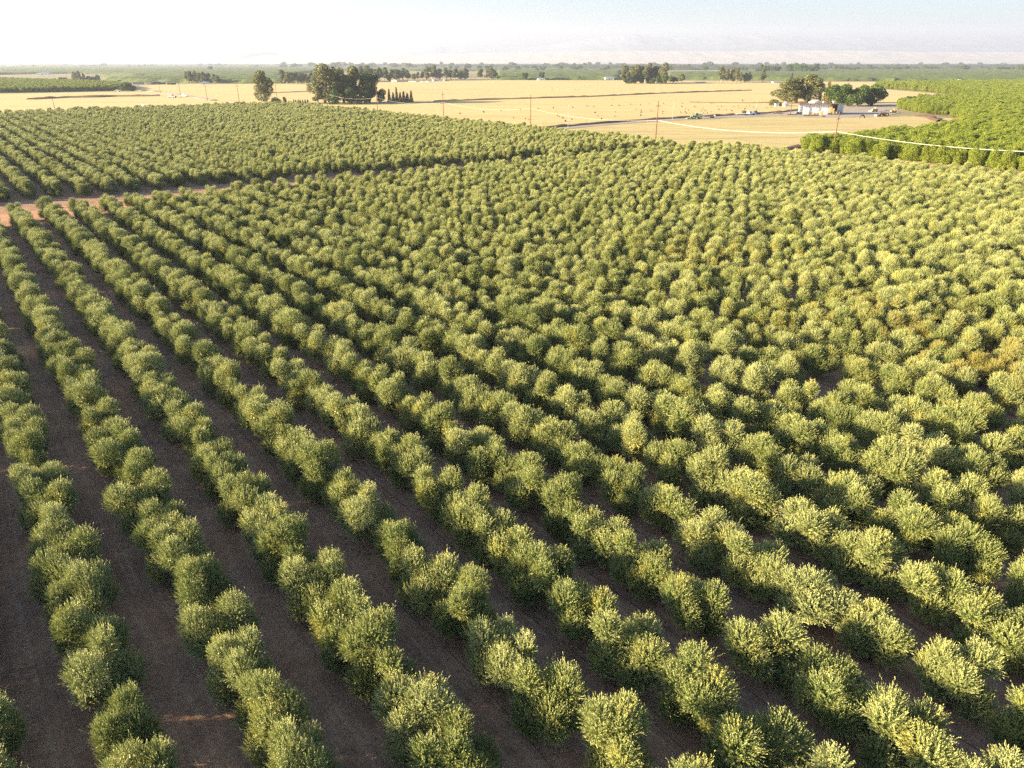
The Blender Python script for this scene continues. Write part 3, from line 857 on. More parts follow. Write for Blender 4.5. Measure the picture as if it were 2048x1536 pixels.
# groves at the back of the golden field
def grove(kind, x0, x1, yb, tops, n, label, group, wpx):
    for k in range(n):
        x = x0 + (x1 - x0) * (k + 0.5) / n + TR.uniform(-2, 2)
        plant(kind, x, yb + TR.uniform(-1.2, 0.6), tops + TR.uniform(-2.5, 5), wpx * TR.uniform(0.8, 1.25), label, group)
grove('eucalyptus', 565, 596, 168, 143, 4, 'pale trunked eucalyptus in the far grove behind the lone tall tree', 'eucalyptus grove behind the lone tree', 13)
grove('eucalyptus', 598, 634, 168, 145, 4, 'greyish eucalyptus in the far grove just left of the tall grove', 'eucalyptus grove left of the tall grove', 14)
grove('eucalyptus', 718, 764, 163, 137, 6, 'dark far eucalyptus showing above and behind the rounded grove tree', 'eucalyptus wood behind the tall grove', 13)
grove('eucalyptus', 764, 820, 161, 137, 7, 'dark far eucalyptus in the wood right of the tall grove', 'eucalyptus wood right of the tall grove', 13)
plant('broadleaf', 778, 163, 149, 13, 'pale rounded lone tree before the dark far wood')
grove('eucalyptus', 824, 850, 159.5, 146, 3, 'far eucalyptus behind the long white wall', 'eucalyptus behind the white wall', 10)
grove('eucalyptus', 851, 884, 160, 136, 4, 'tall far eucalyptus beside the far white farmhouse', 'eucalyptus by the far farmhouse', 14)
grove('eucalyptus', 887, 934, 160, 139, 5, 'far eucalyptus in the dark wood right of the far farmhouse', 'eucalyptus wood right of the far farmhouse', 13)
grove('eucalyptus', 958, 996, 159, 139, 4, 'far eucalyptus in the small wood at the back of the golden field\'s centre', 'small eucalyptus wood at the field\'s back', 11)
plant('broadleaf', 1050, 160, 146, 15, 'bushy far tree left of the far white house')
plant('broadleaf', 1083, 160, 144.5, 13, 'far tree standing over the far white house')
grove('eucalyptus', 1246, 1330, 167, 133, 9, 'tall eucalyptus in the large far grove behind the golden field', 'large far eucalyptus grove', 17)
grove('broadleaf', 1244, 1334, 168, 152, 8, 'low dark tree under the large far eucalyptus grove', 'undergrowth trees of the large far grove', 14)
grove('eucalyptus', 1335, 1366, 166, 151, 4, 'short far tree trailing right from the large far grove', 'short trees right of the large far grove', 10)
grove('eucalyptus', 1439, 1474, 165.5, 138, 4, 'brownish far eucalyptus in the grove left of the barn trees', 'brownish eucalyptus grove', 12)
grove('eucalyptus', 1476, 1500, 165, 148, 3, 'small far tree right of the brownish grove', 'small trees right of the brownish grove', 9)
plant('eucalyptus', 1525, 165, 138, 11, 'solitary tall far tree above the barn yard\'s left end')
plant('cypress', 1582, 164, 148, 9, 'pointed far tree seen over the barn eucalyptus')
grove('broadleaf', 1572, 1636, 146, 128, 8, 'far tree in the tall clump standing out of the plain above the barn', 'tall clump on the plain', 12)
grove('broadleaf', 1508, 1560, 146, 131, 6, 'far tree in the lower clump left of the tall clump on the plain', 'lower clump on the plain', 11)
grove('eucalyptus', 371, 420, 167, 146, 6, 'grey green eucalyptus in the grove around the white house at left', 'eucalyptus grove by the left white house', 11)
grove('eucalyptus', 424, 444, 167.5, 151, 2, 'shorter tree right of the grove around the left white house', 'short trees by the left white house', 9)
grove('eucalyptus', 148, 170, 164.5, 143, 4, 'tall narrow poplar by the left farmstead', 'poplars by the left farmstead', 8)
grove('broadleaf', 176, 200, 163, 149, 3, 'leafy tree right of the tall poplars at left', 'leafy trees right of the poplars', 11)
plant('broadleaf', 127, 165, 155, 17, 'low dark round tree left of the tall poplars')
plant('broadleaf', 256, 182.5, 166, 28, 'dark round tree at the right corner of the left orchard block')
grove('broadleaf', 176, 214, 134, 127, 4, 'far dark tree on the left plain near the horizon', 'far trees on the left plain', 10)
plant('broadleaf', 422, 142, 133, 11, 'single dark tree in the far left orchard')
for k in range(250):       # scattered far trees of the wooded plain
    x = TR.uniform(560, 2060); yb = TR.uniform(134, 142.5) if x > 900 else TR.uniform(133, 137)
    plant('broadleaf' if TR.uniform() < 0.6 else 'eucalyptus', x, yb, yb - TR.uniform(5, 10.5), TR.uniform(6, 17), 'blue grey far tree scattered over the wooded plain below the hills', 'far trees of the wooded plain')
for k in range(26):
    x = TR.uniform(0, 560); yb = TR.uniform(131.5, 135)
    plant('broadleaf', x, yb, yb - TR.uniform(2.5, 5), TR.uniform(5, 11), 'tiny far tree along the left horizon', 'far trees along the left horizon')

# ------------------------------------------------------------------ power poles and the sagging cable
def tube_mesh(name, pts, rad, mat, parent, n=8):
    mb = MB(); mb.tube(pts, rad, n); return mb.build(name, mat, parent)
ARM_AZ = math.atan2(UY, -UX)
def power_pole(p, h, label, arm=True, rad=0.21):
    o = empty('power_pole', p, 0.0)
    tag(o, label, 'power pole', 'power poles')
    tube_mesh('shaft', [(0, 0, -0.4), (0, 0, h * 0.5), (0, 0, h)], [rad, rad * 0.85, rad * 0.62], M['pole'], o, 10)
    if arm:
        ax, ay = UY, -UX
        mb = MB(); hz = h - 1.9
        a, b = Vector((ax, ay, 0)) * -1.25, Vector((ax, ay, 0)) * 1.25
        n = Vector((-ay, ax, 0)) * 0.07
        mb.hexa([a - n + Vector((0,0,hz)), b - n + Vector((0,0,hz)), b + n + Vector((0,0,hz)), a + n + Vector((0,0,hz)),
                 a - n + Vector((0,0,hz+.16)), b - n + Vector((0,0,hz+.16)), b + n + Vector((0,0,hz+.16)), a + n + Vector((0,0,hz+.16))])
        mb.build('crossarm', M['pole'], o)
        for t in (-1.1, 1.1):
            q = Vector((ax * t, ay * t, hz + 0.16))
            tube_mesh('insulator', [q, q + Vector((0, 0, 0.12)), q + Vector((0, 0, 0.26))], [0.05, 0.09, 0.05], M['grey'], o, 7)
        tube_mesh('insulator', [(0, 0, h), (0, 0, h + 0.3)], [0.06, 0.06], M['grey'], o, 7)
    return o
PL = [(1664, 309, 13.2, 'nearest leaning looking wooden power pole in front of the bright green orchard'),
      (1311, 279.5, 14.6, 'wooden power pole at the far olive block\'s right corner'),
      (1061, 248, 14.0, 'wooden power pole before the golden field, third along the olive edge'),
      (887, 232, 13.3, 'wooden power pole on the olive edge between grove and field centre'),
      (755, 219.5, 15.6, 'tall wooden power pole beside the right end of the tall grove')]
tops = []
for x, y, h, lab in PL:
    p = G(x, y); power_pole(p, h, lab); tops.append(p)
nxt = Vector((*row_xy(242, 130.4 - 78), 0)); far = Vector((*row_xy(243.0, 530), 0))
far_pole = power_pole(far, 14, 'wooden power pole half hidden under the tall grove')
for x, yb, yt, lab in ((479, 207, 170, 'wooden power pole left of the lone tall tree'), (555, 205, 168, 'wooden power pole just right of the lone tall tree'), (415, 202, 170, 'wooden pole third from the right of the row left of the lone tree'),
                   (362, 196, 165, 'wooden pole beside the two small vehicles on the dirt road'), (321, 186, 169, 'small wooden pole where the dirt road bends'), (279, 181, 168, 'small pole at the corner of the left orchard block'),
                   (110, 219.5, 197, 'short leaning pole on the left of the dry field'), (136, 163, 140, 'far pole left of the poplars'), (154, 164.5, 142, 'pale far pole in front of the poplars')):
    p = G(x, yb); s = proj(p.x, p.y, 0)[2]
    power_pole(p, (yb - yt) / s, lab, arm=yb > 190 and yb != 219.5, rad=0.2)
chain = [nxt] + tops + [far]
CL = ['pale cable sagging out of the frame on the right past the nearest power pole', 'long pale cable sagging across the dry paddock between two poles', 'pale cable span over the olive edge before the hay bales',
      'pale cable span before the golden field\'s centre', 'pale cable span just right of the pole at the grove', 'pale cable span in front of the tall grove']
for k in range(len(chain) - 1):
    a, b = chain[k], chain[k + 1]
    ha = hb = 7.4
    pts = []
    for i in range(25):
        t = i / 24
        p = a.lerp(b, t); pts.append((p.x + 0.25, p.y, ha + (hb - ha) * t - 2.0 * 4 * t * (1 - t)))
    mb = MB(); mb.tube(pts, 0.05 if k < 2 else 0.02, 7)
    tag(mb.build('cable', M['cable']), CL[k], 'cable', 'cable spans between the power poles')
tag(tube_mesh('cable_end_pole', [nxt, nxt + Vector((0, 0, 13))], [0.2, 0.14], M['pole'], None), 'wooden power pole just outside the right edge', 'power pole')
# thin metal poles in the field, fence posts
for x, yb, yt, lab in ((1136, 256, 212, 'thin grey metal pole beside the farm road, left one'), (1344.5, 240, 203, 'thin grey metal pole by the farm road left of the green harvester'), (1512, 221, 199, 'thin grey pole at the back of the baled field'),
                       (1417, 328, 312, 'white standpipe sticking out of the near olive block'), (1024, 277, 256, 'white standpipe sticking out of the far olive block')):
    p = G(x, yb); s = proj(p.x, p.y, 0)[2]; h = (yb - yt) / s
    o = empty('standpipe' if 'standpipe' in lab else 'metal_pole', p); tag(o, lab, 'standpipe' if 'standpipe' in lab else 'pole')
    mt = M['white'] if 'standpipe' in lab else M['steel']
    tube_mesh('shaft', [(0, 0, -0.2), (0, 0, h)], [0.09, 0.06], mt, o); tube_mesh('cap', [(0, 0, h), (0, 0, h + 0.12)], [0.1, 0.05], mt, o)
fr = empty('brace_fence', G(1527, 298)); tag(fr, 'rust brown wooden H brace at the edge of the paddock above the olives', 'fence')
for t in (-0.95, 0.95): tube_mesh('post', [(t, 0, 0), (t, 0, 1.75)], [0.12, 0.10], M['rustp'], fr)
tube_mesh('rail', [(-0.95, 0, 1.0), (0.95, 0, 1.0)], [0.08, 0.08], M['rustp'], fr)
for x, yb in ((1413, 288), (1498, 294), (1060, 250), (1086, 250), (1092, 251), (1173, 247)):
    p = G(x, yb); mb = MB(); mb.tube([p, p + Vector((0.02, 0, 1.0)), p + Vector((0, 0.03, 1.9))], [0.09, 0.08, 0.07], 6)
    tag(mb.build('fence_post', M['pole']), 'single weathered wooden fence post at the edge of the dry paddock', 'fence post', 'fence posts round the paddock')

# ------------------------------------------------------------------ the open barn
A, B, C_ = G(1580, 229.2), G(1674, 229.8), G(1694, 222.2)
bu = (B - A).normalized(); bv = Vector((-bu.y, bu.x, 0))
BW = (B - A).length; BD = 14.0
barn = empty('barn', (A.x, A.y, 0.14), math.atan2(bu.y, bu.x))
tag(barn, 'long open fronted metal barn with white inside walls and rust brown posts', 'barn')
BH = 6.3
mb = MB(); mb.hexa([(BW-0.2,0,0),(BW,0,0),(BW,BD,0),(BW-0.2,BD,0),(BW-0.2,0,BH-0.06),(BW,0,BH-0.06),(BW,BD,BH-0.9),(BW-0.2,BD,BH-0.9)]); mb.build('end_wall', M['cream'], barn)
WE = BW - 4.6
mb = MB(); mb.box(4.2, WE, 1.5, 1.7, 0, BH - 0.12)
for k in range(34): mb.box(4.2 + k * (WE - 4.3) / 34, 4.3 + k * (WE - 4.3) / 34, 1.45, 1.497, 0, BH - 0.12)
mb.build('front_wall', M['white'], barn)
mb = MB(); mb.box(4.0, 4.2, 1.5, BD - 0.3, 0, BH - 0.9); mb.build('side_wall', M['white'], barn)
mb = MB(); mb.box(4.2, BW - 0.2, BD - 0.3, BD - 0.1, 0, BH - 1.0); mb.build('back_wall', M['cream'], barn)
mb = MB(); mb.hexa([(-0.6, -0.7, BH), (BW + 0.5, -0.7, BH), (BW + 0.5, BD + 0.5, BH - 0.9), (-0.6, BD + 0.5, BH - 0.9), (-0.6, -0.7, BH + 0.18), (BW + 0.5, -0.7, BH + 0.18), (BW + 0.5, BD + 0.5, BH - 0.72), (-0.6, BD + 0.5, BH - 0.72)])
rf = mb.build('roof', M['roofm'], barn)
mb = MB(); mb.box(-0.6, BW + 0.5, -0.86, -0.7, BH - 0.18, BH + 0.19); mb.build('fascia', M['rustp'], barn)
for k in range(6):
    x = 0.15 + k * (BW - 0.5) / 5
    mb = MB(); mb.box(x - 0.12, x + 0.12, -0.15, 0.09, 0, BH - 0.02); mb.build('post', M['rustp'], barn)
mb = MB(); mb.box(BW + 0.003, BW + 0.09, BD * 0.52, BD * 0.80, 0, BH * 0.82); dr = mb.build('door', M['panel'], barn)
mb = MB(); mb.box(BW + 0.09, BW + 0.13, BD * 0.65, BD * 0.665, 0, BH * 0.82); mb.build('rail', M['roofm'], dr)
for t in (0.62, 0.84):
    mb = MB(); mb.tube([(BW * t, BD * 0.4, BH - 0.1), (BW * t, BD * 0.4, BH + 0.5)], [0.5, 0.5], 10); mb.tube([(BW * t, BD * 0.4, BH + 0.5), (BW * t, BD * 0.4, BH + 0.9)], [0.75, 0.15], 10)
    mb.build('roof_vent', M['white'], barn)
for part in barn.children_recursive:                      # the plan is a little skewed: the end walls lean off square
    for v in part.data.vertices: v.co.x += 0.537 * v.co.y
def barn_pt(u, v, z=0.0): return Vector((A.x + bu.x * u + bv.x * v, A.y + bu.y * u + bv.y * v, z + 0.14))
ROT = math.atan2(bu.y, bu.x)
def bale_stack(u, v, nx, ny, nz, size, label):
    o = empty('hay_stack', barn_pt(u, v), ROT + 0.02); tag(o, label, 'hay stack')
    for k in range(nz):
        mb = MB()
        for i in range(max(1, nx - k // 2)):
            for j in range(ny):
                mb.box(i * size[0] + 0.03 + k*0.04, (i + 1) * size[0] - 0.03 + k*0.04, j * size[1] + 0.03, (j + 1) * size[1] - 0.03, k * size[2] + 0.01, (k + 1) * size[2] - 0.01, 0.06)
        mb.build('bale_layer', M['hay'], o)
bale_stack(BW - 4.5, 0.9, 3, 4, 6, (1.4, 1.9, 0.85), 'tall stack of golden hay bales in the barn\'s right bay')
bale_stack(BW * 0.62, -1.6, 1, 1, 2, (2.1, 1.8, 1.0), 'two golden hay bales piled in the barn\'s open front')
bale_stack(BW * 0.84, 0.4, 2, 1, 1, (1.4, 1.4, 1.2), 'low pair of hay bales before the tall hay stack')
bale_stack(BW * 0.38, -0.4, 2, 1, 1, (1.7, 1.3, 1.3), 'low pair of hay bales near the barn\'s middle posts')

# ------------------------------------------------------------------ houses and sheds
def house(x, yb, wpx, hpx, label, name='house', wall='white', roof='roofm', rz=0.25, gable=True, depth=0.7, cat='house'):
    p = G(x, yb); s = proj(p.x, p.y, 0)[2]
    w, h = wpx / s, hpx / s
    o = empty(name, (p.x, p.y, 0.06), rz); tag(o, label, cat)
    d = w * depth if gable else min(w * depth, 9)
    eh = h * (0.62 if gable else 0.86)
    mb = MB(); mb.box(-w/2, w/2, 0, d, 0, eh)
    if gable:
        for yy in (0.0, d):
            pts = [(-w/2, yy, eh), (w/2, yy, eh), (0, yy, h * 0.97)]
            mb.poly(pts if yy == 0 else pts[::-1])
    mb.build('wall', M[wall], o)
    mb = MB()
    e = 0.35
    if gable:
        for sgn in (-1, 1):
            a, b = (sgn * (w/2 + e), eh - e * 0.4), (0, h)
            q = [(a[0], -e, a[1]), (b[0], -e, b[1]), (b[0], d + e, b[1]), (a[0], d + e, a[1])]
            if sgn > 0: q = [q[1], q[0], q[3], q[2]]
            mb.hexa([(v[0], v[1], v[2]) for v in q] + [(v[0], v[1], v[2] + 0.15) for v in q])
    else:
        mb.hexa([(-w/2 - e, -e, eh), (w/2 + e, -e, eh), (w/2 + e, d + e, h - 0.15), (-w/2 - e, d + e, h - 0.15), (-w/2 - e, -e, eh + .15), (w/2 + e, -e, eh + .15), (w/2 + e, d + e, h), (-w/2 - e, d + e, h)])
    mb.build('roof', M[roof], o)
    mb = MB(); mb.box(-w * 0.12, w * 0.06, -0.06, -0.003, 0, min(2.2, eh * 0.8)); mb.build('door', M['grey'], o)
    mb = MB(); mb.box(w * 0.2, w * 0.34, -0.06, -0.003, eh * 0.4, eh * 0.75); mb.build('window', M['glass'], o)
    return o
house(1636, 212, 21, 11, 'white gabled house peeping over the barn\'s roof', rz=0.5)
house(1573, 213, 9.5, 8, 'larger square white shed left of the barn', 'shed', cat='shed', rz=0.1)
house(1554, 212.5, 7, 5, 'smaller white shed by the shrubs left of the barn', 'shed', cat='shed', rz=0.2, gable=False)
house(1219, 160, 18, 5.5, 'low white shed alone at the back of the golden field', 'shed', cat='shed', rz=0.1, gable=False)
house(1083, 160.5, 15, 4.5, 'far white house under a tree at the golden field\'s back', rz=0.1)
house(837, 164, 40, 2.6, 'long low white shed behind the tall grove\'s right end', 'shed', cat='shed', rz=0.0, gable=False, depth=0.2)
house(872, 162.5, 12, 5, 'far white farmhouse among the dark eucalyptus', roof='tile', rz=0.3)
house(893, 162, 10, 3.5, 'small far outbuilding right of the far farmhouse', 'shed', wall='cream', cat='shed', rz=0.3)
house(788, 164, 12, 5, 'far farmhouse before the wood right of the tall grove', wall='cream', roof='tile', rz=-0.2)
house(408, 168.5, 18, 5, 'white house with a bluish roof in the left eucalyptus grove', wall='panel', rz=0.15)
house(315, 169, 22, 5.5, 'dark sided farm shed in the row at left', 'shed', wall='brown', roof='roofm', cat='shed', rz=0.1)
house(342, 169.5, 14, 4, 'low brown shed at the right end of the left shed row', 'shed', wall='brown', roof='tile', cat='shed', rz=0.1, gable=False)
house(298, 168.8, 9, 5, 'pale shed between the dark sheds at left', 'shed', wall='cream', cat='shed', rz=0.1)
house(276, 168.5, 20, 4, 'long dark shed at the left end of the shed row', 'shed', wall='grey', roof='tile', cat='shed', rz=0.1, gable=False, depth=0.3)
house(85, 149.5, 22, 4.5, 'far white farm building before the dull green left orchard', rz=0.2)
house(20, 146, 14, 4, 'far pale gabled building at the left edge', rz=0.2)
house(22, 132.5, 18, 2.6, 'far white building at the left horizon', 'shed', cat='shed', gable=False)
house(1433, 145.5, 8, 3.5, 'tiny white far house left of the brownish grove\'s top', rz=0.3)
house(1655, 140.5, 22, 2.8, 'long far white building on the plain above the barn trees', 'shed', cat='shed', gable=False, depth=0.3)
house(1843, 138.6, 8, 3, 'tiny far white building on the right of the plain', rz=0.2)
house(980, 141.5, 7, 3, 'tiny far white house on the plain above the small wood', rz=0.2)
house(672, 134, 9, 2.6, 'tiny far white shed above the tall grove', 'shed', cat='shed', gable=False)
house(594, 136, 9, 2.4, 'tiny far white shed above the grove left of the tall grove', 'shed', cat='shed', gable=False)
house(1402, 166, 22, 1.9, 'low pale shed right of the large far grove', 'shed', wall='cream', cat='shed', gable=False, depth=0.3)
house(1555, 165.6, 20, 2.2, 'low white shed by the solitary tall far tree', 'shed', cat='shed', gable=False, depth=0.3)

# ------------------------------------------------------------------ machines
def wheels(o, spec, rim=True):
    for x, y, r, w in spec:
        mb = MB(); mb.wheel(x, y, r, r, w); wl = mb.build('wheel', M['dark'], o)
        if rim:
            mb = MB(); mb.wheel(x, y, r, r * 0.5, w + 0.06, 10); mb.build('rim', M['rim'], wl)
def at(x, yb, rz, z=0.1):
    p = G(x, yb); return (p.x, p.y, z), rz

loc, rz = at(1391, 238.5, 0.12)
h = empty('harvester', loc, rz); tag(h, 'green nut harvester with cab and big pale wheels at the edge of the farm road', 'harvester')
wheels(h, [(-1.3, -1.1, 0.85, 0.55), (-1.3, 1.1, 0.85, 0.55), (2.3, -1.1, 0.75, 0.5), (2.3, 1.1, 0.75, 0.5)])
mb = MB(); mb.box(-2.2, 1.0, -0.9, 0.9, 0.8, 2.0, 0.1); mb.box(-3.0, -2.2, -0.7, 0.7, 0.9, 1.6, 0.08); mb.build('body', M['green'], h)
mb = MB(); mb.box(-0.6, 1.1, -0.85, 0.85, 2.0, 3.1, 0.12); cb = mb.build('cab', M['lgreen'], h)
mb = MB(); mb.box(-0.66, -0.58, -0.65, 0.65, 2.15, 2.95); mb.box(-0.4, 0.9, -0.89, -0.83, 2.2, 2.9); mb.build('cab_window', M['glass'], cb)
mb = MB(); mb.box(1.2, 3.6, -1.0, 1.0, 1.1, 2.6, 0.15); mb.build('hopper', M['lgreen'], h)
mb = MB(); mb.tube([(-1.6, 0.4, 2.0), (-1.6, 0.4, 3.3)], 0.09, 6); mb.build('exhaust', M['dark'], h)
mb = MB(); mb.hexa([(-5.2, -1.3, 0.15), (-3.0, -0.9, 0.5), (-3.0, 0.9, 0.5), (-5.2, 1.3, 0.15), (-5.2, -1.3, 0.6), (-3.0, -0.9, 1.1), (-3.0, 0.9, 1.1), (-5.2, 1.3, 0.6)]); mb.build('pickup_head', M['green'], h)

def trailer(x, yb, L, name, label, mat='grey', rz=0.1, load=None):
    loc, rz = at(x, yb, rz)
    o = empty(name, loc, rz); tag(o, label, 'trailer')
    mb = MB(); mb.box(-L/2, L/2, -1.1, 1.1, 0.75, 0.95); mb.tube([(-L/2 - 1.4, 0, 0.6), (-L/2, 0, 0.8)], 0.08, 6); mb.build('bed', M[mat], o)
    mb = MB(); mb.box(L/2 - 0.15, L/2, -1.1, 1.1, 0.95, 1.6); mb.build('headboard', M[mat], o)
    wheels(o, [(L*0.2, -1.0, 0.42, 0.3), (L*0.2, 1.0, 0.42, 0.3), (L*0.33, -1.0, 0.42, 0.3), (L*0.33, 1.0, 0.42, 0.3)], False)
    return o
trailer(1418, 236.2, 6.5, 'flatbed_trailer', 'grey flat implement trailer right behind the green harvester')
trailer(1485, 231.0, 7.5, 'flatbed_trailer', 'white flatbed trailer with a leafy load parked by the farm road', 'white')
p = G(1488, 230.6)
o = make_tree('brush_heap', PROTO['bush'][1][0], PROTO['bush'][1][1], (p.x, p.y, 1.06), (0.9, 0.6, 0.8), 0.3, 'heap of green brush lying on the white flatbed trailer', 'brush')
def truck(x, yb, label, body='white', rz=0.2, k=1.0, cat='truck'):
    loc, rz = at(x, yb, rz)
    o = empty('pickup_truck', loc, rz); o.scale = (k, k, k); tag(o, label, cat)
    mb = MB(); mb.hexa([(-2.7, -0.95, 0.5), (2.7, -0.95, 0.5), (2.7, 0.95, 0.5), (-2.7, 0.95, 0.5), (-2.6, -0.9, 1.15), (2.6, -0.9, 1.15), (2.6, 0.9, 1.15), (-2.6, 0.9, 1.15)]); mb.build('body', M[body], o)
    mb = MB(); mb.box(-1.4, 0.6, -0.88, 0.88, 1.15, 1.9, 0.22); cb = mb.build('cab', M[body], o)
    mb = MB(); mb.hexa([(-1.32, -0.7, 1.25), (-1.2, -0.65, 1.75), (-1.2, 0.65, 1.75), (-1.32, 0.7, 1.25), (-1.38, -0.7, 1.25), (-1.26, -0.65, 1.78), (-1.26, 0.65, 1.78), (-1.38, 0.7, 1.25)]); mb.box(-1.0, 0.3, -0.87, -0.80, 1.25, 1.7); mb.build('window', M['glass'], cb)
    wheels(o, [(-1.7, -0.85, 0.4, 0.28), (-1.7, 0.85, 0.4, 0.28), (1.6, -0.85, 0.4, 0.28), (1.6, 0.85, 0.4, 0.28)], False)
    return o
truck(1500, 230.4, 'white pickup truck parked right of the loaded flatbed trailer', k=1.15)
truck(1511, 229.2, 'dark pickup truck parked right of the white pickup by the farm road', 'grey', 0.15, 1.1)
truck(369, 193.6, 'small white pickup on the dirt road left of the grove', k=1.2, rz=-0.3)
truck(345, 195.6, 'bluish grey pickup on the dirt road behind the olives', 'grey', -0.3, 1.4)
truck(1918, 164.6, 'far white box like truck at the green orchard\'s edge', k=2.2, rz=0.0)
truck(236, 184, 'small white car before the left orchard block', k=1.2, rz=0.1, cat='car')

def tractor(x, yb, rz, mat, label, k=1.0, arms=False):
    loc, rz = at(x, yb, rz)
    o = empty('tractor', loc, rz); o.scale = (k, k, k); tag(o, label, 'tractor')
    wheels(o, [(1.0, -0.95, 0.85, 0.5), (1.0, 0.95, 0.85, 0.5), (-1.5, -0.8, 0.5, 0.35), (-1.5, 0.8, 0.5, 0.35)], True)
    mb = MB(); mb.box(-2.1, 0.2, -0.4, 0.4, 0.8, 1.7, 0.1); mb.build('hood', M[mat], o)
    mb = MB(); mb.box(0.1, 1.6, -0.6, 0.6, 0.9, 1.4, 0.05); mb.build('seat_deck', M[mat], o)
    mb = MB()
    for a in (0.2, 1.5):
        for b in (-0.6, 0.6): mb.tube([(a, b, 1.4), (a, b, 2.6)], 0.06, 5)
    mb.box(0.0, 1.8, -0.75, 0.75, 2.6, 2.72); mb.build('canopy', M[mat], o)
    mb = MB(); mb.tube([(-1.3, 0.2, 1.7), (-1.3, 0.2, 2.5)], 0.06, 5); mb.build('exhaust', M['dark'], o)
    if arms:
        mb = MB(); mb.tube([(-0.6, -0.6, 1.2), (-2.6, -0.6, 1.0), (-3.2, -0.6, 0.3)], 0.1, 5); mb.tube([(-0.6, 0.6, 1.2), (-2.6, 0.6, 1.0), (-3.2, 0.6, 0.3)], 0.1, 5)
        mb.box(-4.0, -3.1, -1.1, 1.1, 0.1, 0.9, 0.1); mb.build('bucket', M['grey'], o)
    return o
tractor(1767, 233.3, 0.1, 'brown', 'dark red loader tractor standing in the yard right of the barn', 1.25, True)
tractor(1748, 223.8, 0.5, 'yellow', 'small yellow tractor behind the dark red loader', 1.0, True)
tractor(1786, 226.2, 0.3, 'yellow', 'yellow tractor at the far right of the yard', 0.9, False)
tractor(1597, 229.6, 0.2, 'grey', 'grey tractor parked in the barn\'s left bay', 0.95, False)
tractor(1677, 229.6, 0.4, 'grey', 'small grey tractor by the barn\'s right corner', 0.9, False)
loc, rz = at(1724, 236.4, 0.2)
mb = MB()
ring = [(1.5 * math.cos(t), 0, 1.5 * math.sin(t)) for t in np.linspace(0.05, math.pi - 0.05, 13)]
mb.tube(ring, [0.32] * 13, 8)
o = mb.build('half_tyre', M['brown']); o.location = loc; o.rotation_euler = (0, 0, rz); tag(o, 'half buried arch of an old tyre in the yard before the barn', 'tyre')
for x, yb, w, lab in ((1549, 227.6, 4.5, 'dark brushy heap by the road left of the barn'), (1561, 228.4, 3.0, 'smaller dark heap right of the dark brushy heap')):
    p = G(x, yb); r = np.random.default_rng(int(x))
    mb = MB()
    for k in range(26):
        a, rr = r.uniform(0, 6.28), r.uniform(0, w * 0.5)
        q = Vector((p.x + rr * math.cos(a), p.y + rr * 0.6 * math.sin(a), 0.15))
        mb.tube([q, q + Vector((r.uniform(-1, 1), r.uniform(-.6, .6), r.uniform(0.3, 1.3)))], [0.14, 0.05], 5)
    tag(mb.build('brush_heap', M['bark']), lab, 'heap')
for x, yb, L, lab in ((1583, 230.6, 5, 'pile of brown timber at the barn\'s left post'), (1622, 232.6, 9, 'long brown timbers on the ground before the barn'), (1647, 234.2, 2.2, 'short brown log in the grass before the barn')):
    p = G(x, yb); mb = MB()
    for k in range(4): mb.tube([(p.x - L/2, p.y + k * 0.3, 0.35 + 0.18 * (k % 2)), (p.x + L/2, p.y + k * 0.3 + 0.3, 0.35 + 0.18 * (k % 2))], 0.16, 6)
    tag(mb.build('timber_pile', M['rustp']), lab, 'timber')
p = G(289, 214, 0)
mb = MB(); V0 = [(-7, -2.5, 0.3), (7, -2.5, 0.3), (7, 2.5, 0.3), (-7, 2.5, 0.3), (-5, -1, 2.6), (5, -1.2, 2.2), (5, 1.2, 2.4), (-5, 1, 2.7)]
mb.hexa(V0); o = mb.build('covered_load', M['panel']); o.location = (p.x, p.y, 0.1); o.scale = (0.4, 0.5, 0.6); tag(o, 'low pile under a pale tarpaulin at the far olive edge on the left', 'pile')

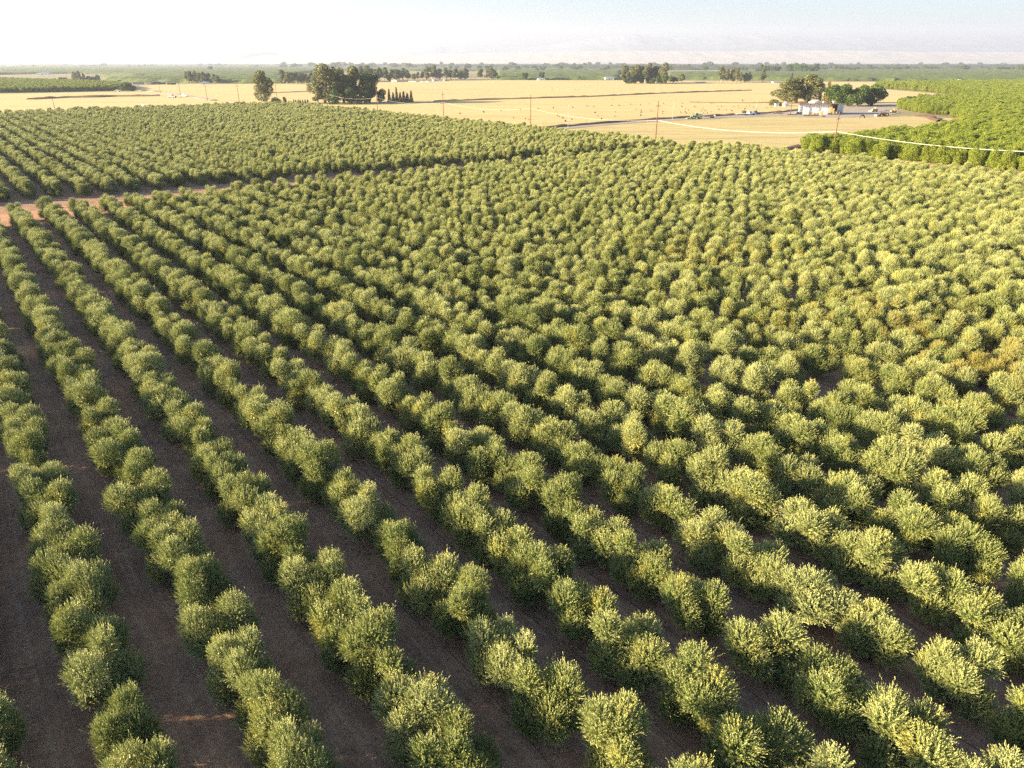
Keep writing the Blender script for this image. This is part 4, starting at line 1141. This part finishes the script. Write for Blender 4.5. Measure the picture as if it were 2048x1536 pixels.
# ------------------------------------------------------------------ old bales on the golden field
BALES = [(920, 228), (967, 225), (1002, 222), (1041, 220), (1076, 217.5), (1106, 216.5), (1145, 215.5), (1174, 213.5), (1187, 214.5), (1223, 211.5), (1238, 212), (1260, 209.5), (1280, 210), (1298, 208.5), (1026, 237), (1050, 238.5), (1057, 240),
         (1114, 231.5), (1118, 234.5), (1125, 237), (1130, 243.5), (1143, 239.8), (1195, 232.8), (1203, 238.5), (1190, 226.3), (1229, 233.5), (1231, 225), (1271, 220.5), (1282, 221.5), (1282, 225.5), (1281, 231.5), (1301, 222.5),
         (1325, 224), (1325, 228), (1327, 208.5), (1364, 208), (1369, 224), (1371, 218), (1376, 221), (1361, 225.5), (1363, 214.3), (1389, 214.3), (1396, 207), (1389, 215.5), (1421, 207), (1425, 206.5), (1435, 212.8), (1437, 219.8),
         (1442, 213.5), (1452, 235 - 14), (1405, 218.7), (1410, 222.3), (1401, 223.2), (1467, 213.5), (1484, 201), (1486, 203), (1489, 218.5), (1477, 212), (1477, 217), (1491, 213.2), (1506, 215.3), (1533, 216.3), (1463, 222.5), (1423, 224.6), (1407, 227.2),
         (1104, 180), (1105, 180.3), (1149, 179.5), (1158, 180), (1265, 176.5), (1414, 226.5), (1372, 227.3), (1512, 220.2), (1498, 212.3), (1544, 215.0)]
bale0 = None
for n_, (x, y) in enumerate(BALES):
    p = G(x, y)
    if bale0 is None:
        mb = MB()
        mb.box(-0.85, 0.85, -0.55, 0.55, 0.0, 0.95, 0.10)
        mb.box(-0.80, 0.78, -0.48, 0.50, 0.955, 1.15, 0.22)
        o = bale0 = mb.build('hay_bale', M['oldhay'])
    else:
        o = bale0.copy(); COL.objects.link(o)
    o.location = (p.x, p.y, 0.06); o.rotation_euler = (0, 0, TR.uniform(0, 3.14)); k = TR.uniform(0.5, 0.75); o.scale = (k, k, k)
    tag(o, 'small dark hay bale lying on the golden stubble field', 'hay bale', 'hay bales scattered on the golden field')

# ------------------------------------------------------------------ the hazy air
mb = MB(); mb.box(-12700, 12700, -300, 15700, -1.0, 620.0)
hz = mb.build('haze', M['white'])
m, nt, out = new_mat('hazy_air')
pv = N(nt, 'ShaderNodeVolumePrincipled', Density=0.9e-4, Anisotropy=0.2)
pv.inputs['Color'].default_value = (0.60, 0.66, 0.83, 1)
nt.links.new(pv.outputs[0], out.inputs['Volume'])
hz.data.materials.clear(); hz.data.materials.append(m)
tag(hz, 'pale summer haze filling the air over the plain', None, None, 'stuff')
